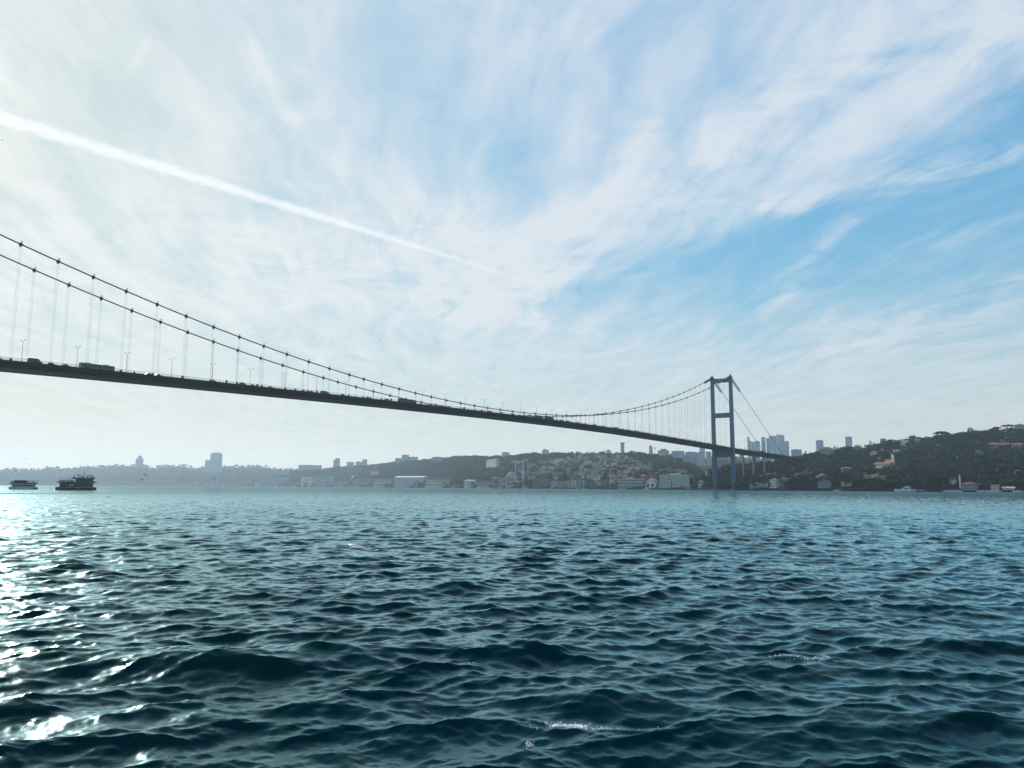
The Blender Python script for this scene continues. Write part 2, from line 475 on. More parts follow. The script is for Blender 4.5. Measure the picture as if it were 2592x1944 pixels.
def build_water():
    m = bpy.data.materials.new('sea_water'); m.use_nodes = True
    g = NT(m.node_tree); bs = m.node_tree.nodes['Principled BSDF']
    pos = g.n('ShaderNodeNewGeometry').outputs['Position']
    at_ = g.n('ShaderNodeAttribute', attribute_name='crest').outputs['Fac']
    big = g.noise(pos, 0.02, 3.0)
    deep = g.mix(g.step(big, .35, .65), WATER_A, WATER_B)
    c = g.mix(g.step(at_, 0.10, 0.85), deep, WATER_CREST)  # crests greener: light passing through thin water put into the colour
    p2 = g.v('MULTIPLY', pos, (1.0, 1.7, 1.0))
    p3 = g.v('MULTIPLY', pos, (1.0, 1.7, 1.0)); n1 = g.noise(p3, 3.2, 5.0, 0.62, 0.3); n2 = g.noise(p2, 14.0, 4.0, 0.6, 0.2); n0 = g.noise(p2, 0.75, 4.0, 0.6, 0.3)
    fm = g.n('ShaderNodeAttribute', attribute_name='foam').outputs['Fac']
    fmask = g.step(g.m('ADD', g.m('MULTIPLY', fm, 1.0), g.m('MULTIPLY', g.m('SUBTRACT', g.noise(pos, 22.0, 6.0, 0.7), 0.62), 1.6)), 0.35, 0.62)
    c = g.mix(fmask, c, (0.75, 0.80, 0.80, 1))
    b0 = g.n('ShaderNodeBump'); b0.inputs['Distance'].default_value = 0.25; b0.inputs['Strength'].default_value = 0.55
    b1 = g.n('ShaderNodeBump'); b1.inputs['Distance'].default_value = 0.022; b1.inputs['Strength'].default_value = 0.3
    b2 = g.n('ShaderNodeBump'); b2.inputs['Distance'].default_value = 0.004; b2.inputs['Strength'].default_value = 0.25
    g.link(n0, b0.inputs['Height']); g.link(n1, b1.inputs['Height']); g.link(n2, b2.inputs['Height'])
    # coarse ripples are geometry close by; farther out they are relief only
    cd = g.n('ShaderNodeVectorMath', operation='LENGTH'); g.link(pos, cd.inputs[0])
    g.link(g.m('MULTIPLY', g.step(cd.outputs['Value'], 200.0, 900.0), 0.8), b0.inputs['Strength'])
    g.link(b0.outputs[0], b1.inputs['Normal']); g.link(b1.outputs[0], b2.inputs['Normal'])
    nt = m.node_tree; nt.nodes.remove(bs)
    N_ = b2.outputs[0]
    df = g.n('ShaderNodeBsdfDiffuse'); g.link(c, df.inputs['Color'])
    gl = g.n('ShaderNodeBsdfGlossy'); gl.inputs['Color'].default_value = WATER_GLOSS; gl.inputs['Roughness'].default_value = 0.06
    gb = g.n('ShaderNodeBsdfGlossy'); gb.inputs['Color'].default_value = WATER_GLOSS; gb.inputs['Roughness'].default_value = 0.27   # ripples too small to model
    gm = g.n('ShaderNodeMixShader'); gm.inputs[0].default_value = 0.28
    g.link(gl.outputs[0], gm.inputs[1]); g.link(gb.outputs[0], gm.inputs[2]); g.link(N_, gb.inputs['Normal'])
    g.link(N_, gl.inputs['Normal']); g.link(N_, df.inputs['Normal'])
    fr = g.n('ShaderNodeFresnel'); fr.inputs['IOR'].default_value = 1.34; g.link(N_, fr.inputs['Normal'])
    fac = g.m('MULTIPLY', g.m('MULTIPLY', g.step(fr.outputs[0], 0.03, 0.66), 0.82), g.m('SUBTRACT', 1.0, g.m('MULTIPLY', fmask, .85)))
    # sky reflection painted dimmer with distance from the origin, in place of unmodelled ripples
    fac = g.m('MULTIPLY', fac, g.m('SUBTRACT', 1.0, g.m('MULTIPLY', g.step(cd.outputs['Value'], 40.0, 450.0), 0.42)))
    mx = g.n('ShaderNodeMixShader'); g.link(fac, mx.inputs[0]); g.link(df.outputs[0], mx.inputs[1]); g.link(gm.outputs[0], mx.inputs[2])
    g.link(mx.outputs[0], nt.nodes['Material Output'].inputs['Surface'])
    # polar sheet, fine in front of the viewer and near it
    rr = [4.5]
    while rr[-1] < 7200:
        r = rr[-1]
        k = 0.0042 if r < 110 else min(0.012, 0.0052 + 0.0068 * max(0.0, r - 350) / 1100)
        rr.append(r * (1 + k))
    rr = np.array(rr)
    fine = np.radians(np.linspace(-43, 43, WCOLS))
    rest = np.radians(np.linspace(43, 317, 60))[1:-1]
    aa = np.concatenate([fine, rest])
    R, A = np.meshgrid(rr, aa, indexing='ij')
    X = R * np.sin(A); Y = R * np.cos(A)
    Z, DX, DY, J = water_disp(X, Y)
    # no fine chop on the coarse part of the sheet
    coarse = (np.abs(A) > math.radians(44)) & (R < 4000)
    Z = np.where(coarse, Z * 0.3, Z); DX = np.where(coarse, 0, DX); DY = np.where(coarse, 0, DY)
    P = np.stack([X + DX, Y + DY, Z], -1).reshape(-1, 3)
    nr, na = R.shape
    i = np.arange(nr - 1)[:, None]; j = np.arange(na)[None, :]; j2 = (j + 1) % na
    quads = np.stack([i * na + j, (i + 1) * na + j, (i + 1) * na + j2, i * na + j2], -1).reshape(-1, 4)
    quads = quads[:, ::-1]
    nv0 = len(P)
    P = np.vstack([P, [[0, 0, 0]]])
    me = bpy.data.meshes.new('water')
    ntri = na
    me.vertices.add(len(P)); me.vertices.foreach_set('co', P.astype(np.float32).ravel())
    tri = np.stack([np.full(na, nv0), np.arange(na), (np.arange(na) + 1) % na], -1)[:, ::-1]
    loops = np.concatenate([quads.ravel(), tri.ravel()]).astype(np.int32)
    me.loops.add(len(loops)); me.loops.foreach_set('vertex_index', loops)
    ls = np.concatenate([np.arange(len(quads)) * 4, len(quads) * 4 + np.arange(ntri) * 3]).astype(np.int32)
    me.polygons.add(len(ls)); me.polygons.foreach_set('loop_start', ls)
    me.polygons.foreach_set('use_smooth', np.ones(len(ls), bool))
    me.update(calc_edges=True)
    at1 = me.attributes.new('crest', 'FLOAT', 'POINT')
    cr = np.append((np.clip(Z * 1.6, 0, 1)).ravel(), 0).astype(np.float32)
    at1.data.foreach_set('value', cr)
    fo = np.zeros_like(X)
    for (px, py, lx, ly, k) in FOAM:
        c0 = at(px, py, 1.0); t_ = CAMH / (CAMH - c0.z) * 0.985
        cx, cy_ = c0.x * t_, t_
        fo += k * np.exp(-((X + DX - cx) / lx) ** 2 - ((Y + DY - cy_) / ly) ** 2)
    at2 = me.attributes.new('foam', 'FLOAT', 'POINT')
    at2.data.foreach_set('value', np.append(np.clip(fo, 0, 1).ravel(), 0).astype(np.float32))
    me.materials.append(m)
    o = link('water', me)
    tag(o, kind='structure')
    return o

WATER_GLOSS = (0.62, 0.87, 0.92, 1)
WATER_A = (0.0020, 0.0240, 0.0310, 1)
WATER_B = (0.0026, 0.0290, 0.0360, 1)
WATER_CREST = (0.003, 0.045, 0.043, 1)
WCOLS = 760
# whitecaps: direction seen at, half lengths in metres, strength
FOAM = [(1440, 1826, .34, .12, 1.0), (1500, 1838, .45, .035, .55), (1335, 1868, .06, .10, .4), (2055, 1668, .26, .06, .7), (1985, 1662, .25, .035, .4),
        (1150, 1572, .3, .06, .35)]

# ------------------------------------------------------------------ hills
def interp(tbl, x):
    return np.interp(x, [t[0] for t in tbl], [t[1] for t in tbl])

class Hill:
    """land from its shore line up to its ridge and down behind it; columns follow the bearing, rows the distance"""
    def __init__(s, name, xs, shore, ridge, sky, tree=0.0, lift=1.6, power=1.0, seed=1, rough=2.0):
        s.name, s.xs, s.shore, s.ridge, s.sky, s.tree, s.lift, s.power, s.seed, s.rough = name, xs, shore, ridge, sky, tree, lift, power, seed, rough
    def frame(s, px):
        Ys, Yr = float(interp(s.shore, px)), float(interp(s.ridge, px))
        d = ray(px, float(interp(s.sky, px)))
        H = CAMH + d.z * Yr - s.tree
        return Ys, Yr, max(H, s.lift + 0.5)
    def point(s, px, t):
        """t = 0 at the shore, 1 on the ridge"""
        Ys, Yr, H = s.frame(px)
        Y = Ys + (Yr - Ys) * t
        sx = ray(px, 1233).x
        if t <= 1:
            e = t ** s.power
            e = e * (1 - 0.18 * math.sin(math.pi * t))
            z = s.lift + (H - s.lift) * e
            z += s.rough * math.sin(sx * 31 + 9 * t + s.seed) * math.sin(math.pi * min(t, 1)) * min(1, t * 4)
        else:
            z = H - (H + 3) * ((t - 1) / 0.6) ** 1.5
        return Vector((sx * Y, Y, z))
    def hit(s, px, py):
        """where the sight line of a photo pixel meets the slope"""
        d = ray(px, py)
        prev = 0.0
        for i in range(1, 121):
            t = i / 120
            p = s.point(px, t)
            if CAMH + d.z * p.y <= p.z:
                return s.point(px, t), t
        return s.point(px, 1.0), 1.0
    def build(s, m, n=None):
        nx = n or 160
        pxs = np.linspace(s.xs[0], s.xs[1], nx)
        ts = [-0.0] + list(np.linspace(0, 1, 26))[1:] + [1.08, 1.2, 1.4, 1.6]
        vs_, fs = [], []
        for px in pxs:
            a = s.point(px, 0.0)
            vs_.append((a.x, a.y - 0.0, -0.9))
            for t in ts:
                p = s.point(px, t); vs_.append(tuple(p))
        r = len(ts) + 1
        for i in range(nx - 1):
            for j in range(r - 1):
                fs.append((i * r + j, (i + 1) * r + j, (i + 1) * r + j + 1, i * r + j + 1))
        mb = MB(); mb.add(vs_, fs)
        o = mb.obj(s.name, m, smooth=False)
        tag(o, kind='structure')
        return o

far_ridge = Hill('far_hills', (-1500, 900),
    [(-1500, 5200), (0, 5200), (900, 4700)], [(-1500, 6300), (900, 6300)],
    [(-1500, 1196), (0, 1193), (27, 1190), (80, 1191), (127, 1186), (160, 1189), (195, 1184), (226, 1183), (266, 1184), (300, 1181), (340, 1180),
     (362, 1182), (380, 1187), (396, 1183), (420, 1181), (463, 1181), (481, 1186), (500, 1187), (560, 1184), (620, 1183), (650, 1181), (700, 1190), (900, 1200)],
    tree=0, rough=0, power=0.8)
park_hill = Hill('hills', (600, 1965),
    [(600, 4700), (850, 3700), (1000, 2850), (1160, 2250), (1300, 1850), (1500, 1500), (1700, 1270), (1800, 1190), (1965, 1150)],
    [(600, 4900), (850, 4600), (1000, 3900), (1160, 3200), (1300, 2800), (1500, 2500), (1800, 2300), (1965, 2200)],
    [(600, 1226), (640, 1218), (680, 1206), (740, 1192), (800, 1190), (850, 1184), (900, 1180), (960, 1176), (1000, 1171), (1060, 1166), (1120, 1162), (1140, 1158),
     (1200, 1157), (1240, 1157), (1300, 1155), (1340, 1150), (1400, 1149), (1500, 1149), (1560, 1149), (1600, 1149), (1650, 1151), (1690, 1156),
     (1725, 1165), (1755, 1180), (1775, 1195), (1800, 1205), (1860, 1215), (1965, 1225)],
    tree=7, rough=1.5, seed=3, power=0.95)
plateau = Hill('plateau', (1560, 2330),
    [(1560, 2700), (2330, 2700)], [(1560, 3500), (2330, 3500)],
    [(1560, 1152), (1650, 1152), (1800, 1160), (1900, 1164), (2000, 1160), (2330, 1150)], tree=0, rough=0, lift=2)
right_hill = Hill('right_hill', (1775, 3500),
    [(1775, 1200), (1860, 1120), (2000, 1030), (2200, 960), (2592, 880), (3500, 700)],
    [(1775, 1290), (1860, 1330), (2000, 1480), (2200, 1550), (2592, 1500), (3500, 1250)],
    [(1775, 1212), (1800, 1200), (1830, 1188), (1860, 1182), (1900, 1180), (1935, 1177), (1965, 1170), (2000, 1166), (2016, 1160), (2040, 1157), (2070, 1150), (2100, 1146),
     (2140, 1139), (2190, 1138), (2230, 1129), (2260, 1122), (2300, 1119), (2340, 1113), (2380, 1106), (2420, 1104), (2480, 1097), (2540, 1093), (2592, 1090), (3500, 1040)],
    tree=4, rough=2.5, seed=5, power=0.85)

BOXES = []          # where buildings are seen, so that trees do not bury them
def hides(p, h, rnd, keep=.06):
    d = Vector((p.x, p.y, 0)).length
    # the photo pixel of a world point
    def pix(q):
        v = Vector((q.x, q.y, q.z - CAMH)); zc = v.dot(_fw); return 1296 + F * v.dot(_cr) / zc, 972 - F * v.dot(_cu) / zc
    x, yb = pix(p); _, yt = pix(p + Vector((0, 0, h)))
    hw = .45 * h * F / p.y
    for x0, x1, t0, t1, Y in BOXES:
        if p.y < Y + 4 and x + hw * .6 > x0 and x - hw * .6 < x1 and yt < t1 - .22 * (t1 - t0) and yb > t0:
            return rnd.random() > keep
    return False

# ------------------------------------------------------------------ trees
def crown_mesh(name, kind, seed, m):
    rnd = random.Random(seed)
    mb = MB()
    def leafclump(c, s):
        # a bent, randomly turned leafy patch
        a = Vector((rnd.gauss(0, 1), rnd.gauss(0, 1), rnd.gauss(0, 1))).normalized()
        b = a.orthogonal().normalized(); c2 = a.cross(b)
        p = [c + b * s * rnd.uniform(.6, 1.2), c + c2 * s * rnd.uniform(.6, 1.2), c - b * s * rnd.uniform(.6, 1.2), c - c2 * s * rnd.uniform(.6, 1.2), c + a * s * .45]
        mb.add(p, [(0, 1, 4), (1, 2, 4), (2, 3, 4), (3, 0, 4)])
    if kind == 'round':
        lobes = [(Vector((rnd.uniform(-.5, .5), rnd.uniform(-.5, .5), rnd.uniform(.45, .85))), rnd.uniform(.25, .42)) for _ in range(6)]
        for c, r in lobes:
            for _ in range(13):
                d = Vector((rnd.gauss(0, 1), rnd.gauss(0, 1), rnd.gauss(0, .8))).normalized()
                leafclump(c * 1.0 + d * r * rnd.uniform(.6, 1.05), .13)
    elif kind == 'umbrella':
        for _ in range(85):
            a = rnd.uniform(0, 6.283); r = math.sqrt(rnd.random()) * .75
            leafclump(Vector((r * math.cos(a), r * math.sin(a), .86 + .16 * (1 - r * r) + rnd.uniform(-.06, .05))), .13)
    elif kind == 'cypress':
        for _ in range(90):
            z = rnd.random(); r = .155 * (math.sin(math.pi * min(1, z * .93 + .07)) ** .7)
            a = rnd.uniform(0, 6.283)
            leafclump(Vector((r * math.cos(a), r * math.sin(a), .06 + z * .94)), .065)
    elif kind == 'bare':
        def br(p, d, l, r, n):
            q = p + d * l
            mb.tube([p, q], [r, r * .6], 3, cap=False)
            if n > 0:
                for _ in range(3 if n > 1 else 4):
                    br(q, (d + Vector((rnd.gauss(0, .5), rnd.gauss(0, .5), rnd.gauss(.1, .3)))).normalized(), l * .68, r * .55, n - 1)
        br(Vector((0, 0, .25)), Vector((0, 0, 1)), .25, .03, 3)
    return mb.mesh(name, m)

TR = {}
for nm, kind, seeds, mt in (('round', 'round', (1, 2, 3), 'leaf_dark'), ('mid', 'round', (4, 5), 'leaf_mid'), ('brown', 'round', (6, 7), 'leaf_brown'),
                            ('umbrella', 'umbrella', (8, 9), 'leaf_dark'), ('cypress', 'cypress', (10, 11), 'leaf_cypress'), ('bare', 'bare', (12, 13), 'bark')):
    TR[nm] = [crown_mesh('crown_' + nm, kind, sd, M[mt]) for sd in seeds]
TRUNK = MB().lathe([(.045, 0), (.03, .4), (.02, .8)], 6).mesh('trunk', M['bark'])
TRUNK_THIN = MB().lathe([(.02, -.1), (.012, .3)], 5).mesh('trunk', M['bark'])

def forest(name, label, hill, n, xr, tr, mix, hr, seed, avoid=()):
    """a wood nobody could count: one object that instances tree crowns over the slope"""
    rnd = random.Random(seed)
    proto = bpy.data.collections.new(name + '_kinds')
    kinds = []
    for key, wgt in mix:
        for me in TR[key]:
            o = bpy.data.objects.new('crown', me); proto.objects.link(o); kinds.append(me.name)
    # one point cloud per kind keeps the graph trivial
    nk = len(kinds); wts = [w / len(TR[k]) for k, w in mix for _ in TR[k]]
    pts = []; scl = []; idx = []; rot = []
    tries = 0
    while len(pts) < n and tries < n * 6:
        tries += 1
        px = rnd.uniform(*xr); t = rnd.uniform(*tr)
        if any(x0 <= px <= x1 and t0 <= t <= t1 and rnd.random() < pr for (x0, x1, t0, t1, pr) in avoid):
            continue
        p = hill.point(px, t)
        if t < 1 and rnd.random() > 0.35 + 0.65 * (math.sin(px * .045 + 3 * t) * math.sin(t * 17 + px * .011) * .5 + .5):
            continue
        k = rnd.choices(range(nk), wts)[0]
        h = rnd.uniform(*hr) * (0.75 + 0.5 * rnd.random())
        if hides(p, h, rnd): continue
        pts.append((p.x, p.y, p.z - 0.4)); idx.append(k)
        scl.append(h); rot.append(rnd.uniform(0, 6.283))
    me = bpy.data.meshes.new(name)
    me.from_pydata(pts, [], [])
    a = me.attributes.new('tsize', 'FLOAT', 'POINT'); a.data.foreach_set('value', scl)
    a = me.attributes.new('tkind', 'INT', 'POINT'); a.data.foreach_set('value', idx)
    a = me.attributes.new('trot', 'FLOAT', 'POINT'); a.data.foreach_set('value', rot)
    o = link(name, me)
    ng = bpy.data.node_groups.new(name, 'GeometryNodeTree')
    ng.interface.new_socket('Geometry', in_out='INPUT', socket_type='NodeSocketGeometry')
    ng.interface.new_socket('Geometry', in_out='OUTPUT', socket_type='NodeSocketGeometry')
    gi = ng.nodes.new('NodeGroupInput'); go = ng.nodes.new('NodeGroupOutput')
    ip = ng.nodes.new('GeometryNodeInstanceOnPoints')
    ci = ng.nodes.new('GeometryNodeCollectionInfo'); ci.inputs['Collection'].default_value = proto
    ci.inputs['Separate Children'].default_value = True; ci.inputs['Reset Children'].default_value = True
    def attr(nm, dt):
        nd = ng.nodes.new('GeometryNodeInputNamedAttribute'); nd.data_type = dt; nd.inputs['Name'].default_value = nm
        return nd.outputs['Attribute']
    ng.links.new(gi.outputs[0], ip.inputs['Points'])
    ng.links.new(ci.outputs[0], ip.inputs['Instance'])
    ip.inputs['Pick Instance'].default_value = True
    ng.links.new(attr('tkind', 'INT'), ip.inputs['Instance Index'])
    cx = ng.nodes.new('ShaderNodeCombineXYZ'); ng.links.new(attr('trot', 'FLOAT'), cx.inputs[2])
    ng.links.new(cx.outputs[0], ip.inputs['Rotation'])
    ng.links.new(attr('tsize', 'FLOAT'), ip.inputs['Scale'])
    ng.links.new(ip.outputs[0], go.inputs[0])
    md = o.modifiers.new('scatter', 'NODES'); md.node_group = ng
    tag(o, label, 'wood', kind='stuff')
    return o

def tree(kind, p, h, label, cat='tree', group=None, k=0):
    nm = dict(cypress='cypress_tree', umbrella='umbrella_pine', round='broadleaf_tree', mid='broadleaf_tree', brown='broadleaf_tree', bare='bare_tree')[kind]
    t = thing(nm, label, cat, p, random.random() * 6.28, group)
    t.scale = (h, h, h)
    link('crown', TR[kind][k % len(TR[kind])], t)
    link('trunk', TRUNK_THIN if kind == 'cypress' else TRUNK, t)
    return t

random.seed(4)
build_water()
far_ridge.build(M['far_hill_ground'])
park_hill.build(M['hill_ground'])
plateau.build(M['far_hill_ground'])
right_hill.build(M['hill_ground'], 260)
# haze
hz_m = bpy.data.materials.new('haze_air'); hz_m.use_nodes = True
_t = hz_m.node_tree; _t.nodes.clear()
_o = _t.nodes.new('ShaderNodeOutputMaterial'); _p = _t.nodes.new('ShaderNodeVolumePrincipled')
_p.inputs['Color'].default_value = HAZE_COL = (0.66, 0.85, 1.0, 1)
_p.inputs['Density'].default_value = 0.000068
_p.inputs['Anisotropy'].default_value = 0.35
_t.links.new(_p.outputs[0], _o.inputs['Volume'])
haze = MB().box(-8200, 8200, -8200, 8200, -1.9, 330).obj('haze', hz_m)
tag(haze, 'pale haze over the whole strait', 'haze', kind='stuff')
# ------------------------------------------------------------------ the bridge
BX, BY, BAZ = -16.79, 703.3, math.radians(36.674)
BD = Vector((math.sin(BAZ), math.cos(BAZ), 0)); BN = Vector((math.cos(BAZ), -math.sin(BAZ), 0))
HALF = 537.0; CW = 13.83
def bp(s, off, z):
    return Vector((BX, BY, 0)) + BD * s + BN * off + Vector((0, 0, z))
RAILZ = [(-1100, 44), (-760, 55.5), (-537, 60.4), (-402, 63.2), (-346, 64.2), (-270, 65.3), (-178, 66.4), (-118, 66.95), (0, 67.8), (72, 67.9), (145, 67.7), (230, 66.9), (331, 65.0),
         (454, 62.4), (537, 60.3), (640, 59.0), (760, 57.6), (1000, 54.0)]
def railz(s): return float(interp(RAILZ, s))
def deckz(s): return railz(s) - 0.9
def cablez(s): return 70.24 + (162.7 - 70.24) * (s / HALF) ** 2

def beam(mb, s0, s1, offs, zs):
    """box in bridge coordinates: s range, offset pair, z pair"""
    p = [bp(s, o, z) for s in (s0, s1) for o in offs for z in zs]
    mb.add(p, [(0, 2, 3, 1), (4, 5, 7, 6), (0, 1, 5, 4), (2, 6, 7, 3), (0, 4, 6, 2), (1, 3, 7, 5)])
    return mb

def build_bridge():
    root = thing('suspension_bridge', 'long grey suspension bridge crossing the whole strait from upper left to its twin-legged tower', 'bridge', bp(HALF, 0, 0))
    inv = Matrix.Translation(-root.location)
    def part(name, mb, m, parent=root, smooth=False):
        o = mb.obj(name, m, parent, smooth)
        if parent is root:
            o.matrix_parent_inverse = inv
        else:
            o.matrix_parent_inverse = Matrix.Identity(4)
        return o
    # deck
    mb = MB(); ss = list(range(-1100, 1001, 12))
    secs = []
    for s in ss:
        z = deckz(s); vi = max(0.0, min(1.0, (s - 537) / 12.0)) if s > 0 else max(0.0, min(1.0, (-s - 537) / 12.0))
        d = 2.9 + 1.3 * vi; hb = 9.2
        secs.append([bp(s, o, z + dz) for o, dz in ((-16.7, 0), (16.7, 0), (16.7, -.55), (14.0, -.9), (hb, -d), (-hb, -d), (-14.0, -.9), (-16.7, -.55))])
    mb.loft(secs); part('deck', mb, M['bridge_deck'])
    mb = MB()
    for s in ss[:-1]:
        a, b = deckz(s) + .02, deckz(s + 12) + .02
        for sg in (-1, 1):
            mb.add([bp(s, sg * 1.2, a), bp(s, sg * 13.0, a), bp(s + 12, sg * 13.0, b), bp(s + 12, sg * 1.2, b)], [(0, 1, 2, 3) if sg < 0 else (0, 3, 2, 1)])
    part('road_surface', mb, M['asphalt'])
    # railings: both edges, posts and rails
    for off in (16.4, -16.4, 13.2, -13.2):
        mb = MB()
        for z in ((.45, .95, 1.25) if abs(off) > 16 else (.7,)):
            mb.tube([bp(s, off, deckz(s) + z) for s in ss], .045 if z < 1.2 else .07, 3, cap=False)
        s = -1096.0
        while s < 998:
            p = bp(s, off, deckz(s)); mb.tube([p, p + Vector((0, 0, 1.25 if abs(off) > 16 else .75))], .06, 3, cap=False); s += 2.24
        part('railing', mb, M['rail_metal'])
    # equipment boxes along the kerb, seen as small dark knobs
    mb = MB(); rnd = random.Random(3); s = -520.0
    while s < 520:
        z = deckz(s); beam(mb, s, s + rnd.uniform(.5, 1.1), (15.2, 15.9), (z, z + rnd.uniform(.9, 1.7))); s += rnd.uniform(16, 30)
    part('kerb_boxes', mb, M['bridge_deck'])['kind'] = 'stuff'
    # towers
    for T in (HALF, -HALF):
        tw = link('tower', None, root)
        tw.matrix_parent_inverse = inv
        tw.location = (0, 0, 0)
        for sg in (-1, 1):
            mb = MB(); secs = []
            for z, b, a in ((1.5, 2.6, 4.4), (4.0, 2.8, 4.8), (10.5, 4.6, 7.2), (60, 4.1, 7.0), (110, 3.6, 7.0), (161.2, 3.1, 7.0)):
                secs.append([bp(T + x * a / 2, sg * CW + y * b / 2, z) for x, y in ((-1, -1), (1, -1), (1, 1), (-1, 1))])
            mb.loft(secs); part('leg', mb, M['bridge_paint'], tw)
            mb = MB()     # saddle housing with a pointed finial
            mb.loft([[bp(T + x * a / 2, sg * CW + y * b / 2, z) for x, y in ((-1, -1), (1, -1), (1, 1), (-1, 1))] for z, b, a in ((161.2, 3.6, 7.6), (162.6, 3.4, 6.5), (164.2, 1.8, 2.6), (166.6, .5, .6))])
            mb.tube([bp(T - 3, sg * CW, 163), bp(T - 3, sg * CW, 166)], .08, 4); mb.tube([bp(T + 3, sg * CW, 163), bp(T + 3.3, sg * CW, 165.4)], .08, 4)
            part('saddle_housing', mb, M['bridge_deck'], tw)
            mb = MB(); beam(mb, T - 5, T + 5, (sg * CW - 4, sg * CW + 4), (-1.2, 1.5)); part('plinth', mb, M['concrete'], tw)
        for z0, z1, cv in ((155.0, 160.2, 1), (103.7, 110.4, 0), (46.4, 56.4, 0)):
            mb = MB(); n = 12; secs = []
            for i in range(n + 1):
                o = (-CW + 1.5) + (2 * CW - 3) * i / n; q = (2 * i / n - 1) ** 2
                zt = z1 + (2.8 * q * q if cv else 0); zb = z0 - (1.2 * q ** 4 if cv else 0)
                secs.append([bp(T - 2.6, o, zb), bp(T + 2.6, o, zb), bp(T + 2.6, o, zt), bp(T - 2.6, o, zt)])
            mb.loft(secs); part('cross_beam', mb, M['bridge_paint'], tw)
            if cv:
                mb = MB()
                for i in range(14):
                    o = -11.5 + 23 * i / 13; q = ((o + 0) / CW) ** 2
                    z = z1 + 2.8 * q * q
                    if i % 3 == 0:
                        beam(mb, T - .7, T + .7, (o - .5, o + .5), (z - .1, z + rnd.uniform(.6, 1.5)))
                    mb.tube([bp(T - 2.4, o, z - .1), bp(T - 2.4, o, z + 1.2)], .06, 3)
                mb.tube([bp(T - 2.4, -11.5 + 23 * i / 13, z1 + 2.8 * (((-11.5 + 23 * i / 13) / CW) ** 4) + 1.2) for i in range(14)], .06, 3)
                part('parapet', mb, M['bridge_deck'], tw)
    # cables
    SG, GAP, SP = -175.33, 13.7, 17.886
    hs = []
    for k in range(1, 60):
        for sgn in (-1, 1):
            s = SG + sgn * (GAP / 2 + (k - 1) * SP)
            if abs(s) < HALF - 9: hs.append(s)
    hs.sort()
    def clampmesh():
        m = MB()
        m.box(-.75, .75, -.5, .5, -.62, .58)
        m.box(-.45, .45, -.16, .16, -1.35, -.55)
        m.box(-.14, .14, -.12, .12, .5, 1.7); m.box(-.42, .42, -.08, .08, 1.5, 1.72)
        return m.mesh('cable_clamp', M['cable'])
    cme = clampmesh()
    hang = MB().tube([(0, 0, 0), (0, 0, 1)], .05, 4).mesh('hanger', M['hanger_steel'])
    sock = MB().box(-.16, .16, -.14, .14, 0, 1.3).mesh('hanger_socket', M['cable'])
    for sg in (1, -1):
        mb = MB(); sl = np.linspace(-HALF, HALF, 121)
        mb.tube([bp(s, sg * CW, cablez(s)) for s in sl], .36, 8); part('main_cable', mb, M['cable'], smooth=True)
        mb = MB(); mb.tube([bp(s, sg * CW, cablez(s) + 1.25) for s in sl], .025, 3, cap=False); part('hand_rope', mb, M['hanger_steel'])
        for end in (1, -1):
            mb = MB(); mb.tube([bp(end * HALF, sg * CW, 162.7), bp(end * 760, sg * CW, 57.0)], .30, 8); part('backstay', mb, M['cable'])
            mb = MB()
            for f in np.linspace(.10, .95, 12):
                p = bp(end * (HALF + 223 * f), sg * CW, 162.7 - 105.7 * f); mb.tube([p - Vector((0, 0, .5)), p + Vector((0, 0, .5))], .45, 6)
            part('backstay_bands', mb, M['cable'])['kind'] = 'stuff'
            for inner in (0, 1):
                # walkway cradle hung under the cable next to the saddle
                mb = MB()
                if inner:
                    pts = [(end * (HALF - x), cablez(HALF - x) - 1.3) for x in (3.5, 12, 21, 28)]
                else:
                    pts = [(end * (HALF + x), 162.7 - 105.7 * x / 223 - 1.5) for x in (3.5, 14, 26, 36)]
                for o2 in (-1.2, 1.2):
                    mb.tube([bp(s, sg * CW + o2, z - .2) for s, z in pts], .45, 4)
                    mb.tube([bp(s, sg * CW + o2, z + 2.3) for s, z in pts], .16, 4)
                for i in range(len(pts) - 1):
                    (s0, z0), (s1, z1) = pts[i], pts[i + 1]
                    for f in (0, .25, .5, .75):
                        s_, z_ = s0 + (s1 - s0) * f, z0 + (z1 - z0) * f
                        for o2 in (-1.2, 1.2):
                            mb.tube([bp(s_, sg * CW + o2, z_ - .2), bp(s_, sg * CW + o2, z_ + 2.3)], .14, 3)
                        mb.tube([bp(s_, sg * CW - 1.2, z_ - .3), bp(s_, sg * CW + 1.2, z_ - .3)], .35, 3)
                part('walkway_cradle', mb, M['bridge_deck'])
        for s in hs:
            cz = cablez(s); dz = deckz(s)
            slope = math.atan(2 * (162.7 - 70.24) * s / HALF ** 2)
            c = link('cable_clamp', cme, root); c.matrix_parent_inverse = inv
            c.location = bp(s, sg * CW, cz); c.rotation_euler = (0, -slope, math.pi / 2 - BAZ)
            for e in (-.47, .47):
                L = max(.3, cz - .6 - dz)
                h = link('hanger', hang, root); h.matrix_parent_inverse = inv
                h.location = bp(s + e, sg * CW, dz); h.scale = (1, 1, L)
            k = link('hanger_socket', sock, root); k.matrix_parent_inverse = inv; k.location = bp(s, sg * CW, dz); k.rotation_euler = (0, 0, math.pi / 2 - BAZ); k.scale = (4.0, 1, 1)
    # approach viaduct piers
    for s, zb in ((635, 8), (684, 22), (-635, 0), (-690, 0), (-745, 0)):
        pr = MB()
        for o in (8, -8):
            pr.tube([bp(s, o, zb - 4), bp(s, o, deckz(s) - 4.5)], 1.35, 8)
        beam(pr, s - 1.3, s + 1.3, (-9.5, 9.5), (deckz(s) - 5.2, deckz(s) - 4.2))
        part('pier', pr, M['concrete'])
    return root
build_bridge()

